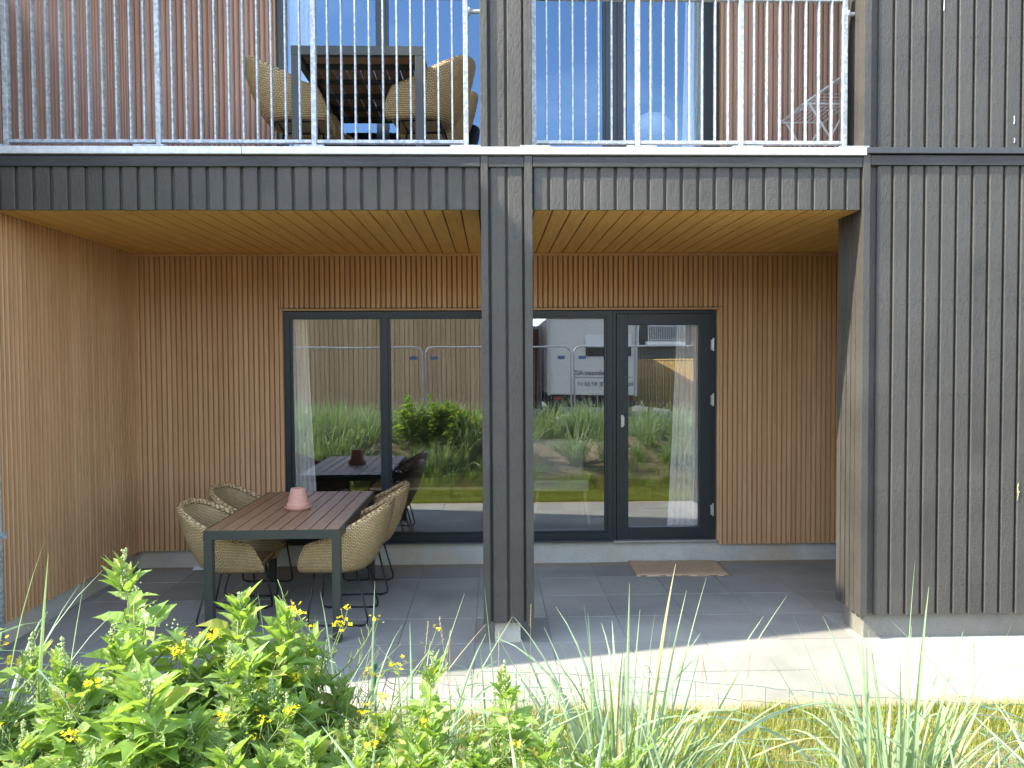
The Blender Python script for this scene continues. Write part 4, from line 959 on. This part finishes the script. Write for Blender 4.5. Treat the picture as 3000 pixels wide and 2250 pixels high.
# ------------------------------------------------------------------ the other side of the street (seen mirrored in the windows)
M['oppwood'] = m_wood('weathered_facade_boards', (.44,.295,.15), (.56,.39,.21), 14, 14, .9); M['truckw'] = m_plain('off_white_truck_panel', (.60,.575,.52), .5)
M['rust'] = m_plain('red_brown_container', (.26,.075,.035), .6); M['pine'] = m_wood('yellow_pine', (.50,.33,.12), (.60,.42,.17), 12, 12, 1); M['red'] = m_plain('red_lamp', (.28,.02,.015), .3)
M['asph'] = m_plain('dark_tyre', (.02,.02,.02), .8); M['blue'] = m_plain('blue_plate', (.10,.17,.34), .5); M['text'] = m_plain('dark_lettering', (.04,.035,.035), .6)
FT = lambda y: ((0, y, 0), (-1,0,0), (0,1,0))       # faces +y, u = -x
hb = thing('timber_house', 'brown timber-clad house across the street mirrored in the left window', 'house', (-5, -9, 0))
m = MB(); slats(m, FT(-9), -.35, 13, .2, 4.3, .14, .012, 0, .022, (), .002, .004, 3); part(m, 'wall', M['oppwood'], hb)
m = MB(); m.box(-13, .35, -16, -9.0, -.1, 4.4); part(m, 'wall_core', M['slatback'], hb)
m = MB(); m.box(-13.3, .5, -16.3, -8.85, 4.4, 4.6); part(m, 'roof', M['darkmetal'], hb)
# fence panels
M['mesh'] = m_plain('thin_fence_wire', (.42,.44,.44), .4, .4)
def fence_panel(x0, label):
    t = thing('mesh_fence_panel', label, 'fence', (x0, -4.2, .06), 0, 'temporary mesh fence panels'); W_, H_, r_ = 3.44, 2.12, .16
    pts = [(0.02,0,0),(0.02,0,H_-r_)]+[(.02+r_-r_*math.cos(a), 0, H_-r_+r_*math.sin(a)) for a in (.4,.8,1.2)]+[(.02+r_,0,H_),(W_-r_,0,H_)]+[(W_-r_+r_*math.sin(a), 0, H_-r_+r_*math.cos(a)) for a in (.4,.8,1.2)]+[(W_,0,H_-r_),(W_,0,0)]
    m = MB(); m.tube(pts, .021, 8); m.tube([(.02,0,.12),(W_,0,.12)], .012, 6); m.build('tube_frame', M['galv'], t, True)
    m = MB()
    for k in range(1, 9): m.tube([(.02,0,.12+k*.22),(W_,0,.12+k*.22)], .0022, 3)
    for k in range(1, 42): m.tube([(.02+k*.082,0,.12),(.02+k*.082,0,H_)], .0016, 3)
    m.build('wire_mesh', M['mesh'], t)
    for xx in (.10, W_-.34): m = MB(); m.box(xx+.03, xx+.21, .022, .030, 1.82, 1.90); pl_ = m.build('sign_plate', M['blue'], t)
    m = MB(); m.box(-.12, .14, -.32, .32, -.06, .06); m.build('foot', M['asph'], t, bevel=.02)
    return t
for x0, lab in ((-8.55, 'leftmost temporary fence panel mirrored in the glass'), (-5.05, 'temporary fence panel with a blue plate mirrored in the far left pane'), (-1.55, 'temporary fence panel mirrored on both sides of the pillar'), (1.95, 'temporary fence panel mirrored in the door and pane before the white truck'), (5.45, 'rightmost temporary fence panel mirrored in the door glass')): fence_panel(x0, lab)
# box truck
tr = thing('box_truck', 'off-white box truck seen from behind, mirrored in the middle window', 'truck', (3.0, -8.6, 0))
m = MB(); m.box(1.70, 4.30, -15.2, -8.6, .82, 3.18); part(m, 'cargo_box', M['truckw'], tr, bevel=.03)
m = MB(); m.box(1.66, 1.72, -8.63, -8.55, .80, 3.2); m.box(4.28, 4.34, -8.63, -8.55, .80, 3.2); m.box(1.72, 4.28, -8.63, -8.55, 3.12, 3.2); part(m, 'corner_trim', M['galv'], tr)
m = MB(); m.box(2.80, 4.15, -8.59, -8.56, 2.28, 2.62); part(m, 'white_rect', M['white'], tr)
m = MB(); m.box(2.82, 4.15, -8.585, -8.565, 1.98, 2.27); part(m, 'dark_rect', M['asph'], tr)  # plain dark rectangle on the box rear, below the white one
m = MB(); m.box(1.75, 4.25, -15, -8.75, .45, .80); m.box(1.72, 4.28, -8.72, -8.60, .50, .66); part(m, 'chassis', M['asph'], tr)
for x in (1.95, 4.05):
    m = MB(); m.box(x-.11, x+.11, -8.60, -8.555, .68, .76); part(m, 'tail_light', M['red'], tr)
    m = MB(); m.tube([(x-.14, -10.3, .46), (x+.14, -10.3, .46)], .46, 20); part(m, 'wheel', M['asph'], tr)
def lettering(txt, x, y, z, size, parent):
    cu = bpy.data.curves.new('lettering', 'FONT'); cu.body = txt; cu.size = size; cu.extrude = .003; cu.align_x = 'RIGHT'; cu.shear = .15
    tmp = bpy.data.objects.new('tmp', cu); C.objects.link(tmp); bpy.context.view_layer.update()
    me = bpy.data.meshes.new_from_object(tmp.evaluated_get(bpy.context.evaluated_depsgraph_get())); bpy.data.objects.remove(tmp)
    o = bpy.data.objects.new('lettering', me); C.objects.link(o); me.materials.clear(); me.materials.append(M['text'])
    for v in me.vertices: a = v.co.copy(); v.co = (x-a.x, y+a.z, z+a.y)
    o.parent = parent; o.matrix_parent_inverse = Matrix.Translation(-world_loc(parent)); return o
lettering('N. S. Andersen A/S', 2.45, -8.585, 1.42, .20, tr)
lettering('Varegning - Tlf. 97 32 11', 2.55, -8.585, 1.10, .17, tr)
m = MB(); m.box(2.45, 4.2, -8.598, -8.590, 1.335, 1.348); part(m, 'lettering_rule', M['text'], tr)
co = thing('shipping_container', 'red-brown freight container beside the truck, mirrored in the middle window', 'container', (1.0, -12, 0))
m = MB(); slats(m, FT(-12), -1.70, -.55, .25, 2.95, .16, .05, 0, .03, (), .02, 0, 2); m.box(.56, 1.70, -18, -12.0, .2, 3.0); part(m, 'corrugated_wall', M['rust'], co)
m = MB(); m.box(1.60, 1.72, -12.06, -11.95, .15, 3.05); m.box(.50, .62, -12.06, -11.95, .15, 3.05); m.box(.62, 1.60, -12.06, -11.95, 2.95, 3.05); part(m, 'frame', M['galv'], co)
# pine board fence and the houses beyond
pf = thing('board_fence', 'sunlit yellow pine board fence mirrored in the door glass', 'fence', (5.6, -12, 0))
dfx, dfy = .243, .970; FP = ((5.05, -14.2, 0), (dfx, dfy, 0), (-dfy, dfx, 0))
m = MB(); slats(m, FP, 0, 5.2, .25, 1.84, .125, .022, 0, .024, (), 0, .004, 4); part(m, 'boards', M['pine'], pf)
m = MB()
for z in (.5, 1.5): m.fbox(FP, 0, 5.2, z, z+.1, -.05, -.002)
for u in (0, 1.7, 3.4, 5.1): m.fbox(FP, u, u+.1, -.1, 1.8, -.16, -.052)
m.fbox(FP, -.02, 5.22, 1.845, 1.885, -.07, .05); part(m, 'rails', M['pine'], pf)
rh = thing('terrace_houses', 'dark terrace of houses with white balconies mirrored far away in the door glass', 'house', (13, -36, 0))
m = MB(); m.box(6.5, 26, -44, -36, -.1, 9); part(m, 'wall', M['dark'], rh)
for i in range(6):
    x = 7.4+i*3.1
    m = MB(); m.box(x, x+1.9, -36.05, -35.96, 3.3, 5.4); part(m, 'window', M['frame'], rh)
    m = MB(); m.box(x, x+1.9, -36.05, -35.96, .3, 2.3); part(m, 'window', M['frame'], rh)
    m = MB(); m.box(x-.3, x+2.2, -35.95, -35.0, 2.85, 3.05)
    m.box(x-.3, x+2.2, -35.03, -35.0, 4.05, 4.1); m.box(x-.3, x+2.2, -35.03, -35.0, 3.15, 3.19)
    for k in range(21): m.box(x-.3+k*.122, x-.275+k*.122, -35.03, -35.0, 3.05, 4.05)
    part(m, 'balcony', M['white'], rh)
m = MB(); m.box(5.9, 26.4, -44.4, -35.4, 9, 9.3); part(m, 'roof', M['darkmetal'], rh)
# pipe and water post on the ground behind the bank
m = MB(); m.tube([(.62,-2.2,.22),(1.0,-2.15,.36),(1.45,-2.1,.66),(1.62,-2.1,.70),(1.80,-2.1,.62),(2.3,-2.15,.42),(2.7,-2.2,.36)], .045, 10)
tag(m.build('drain_pipe', M['white'], None, True), 'bent white plastic pipe lying behind the bank, mirrored low in the middle window', 'pipe')
m = MB(); m.lathe([(.07,0),(.07,.42),(.13,.425),(.13,.46),(.02,.465),(.018,.70),(.012,.71)])
wp = m.build('water_post', M['white'], None, True); wp.location = (2.55, -1.9, .05); tag(wp, 'grey standpipe post behind the bank, mirrored at the right of the middle window', 'post')
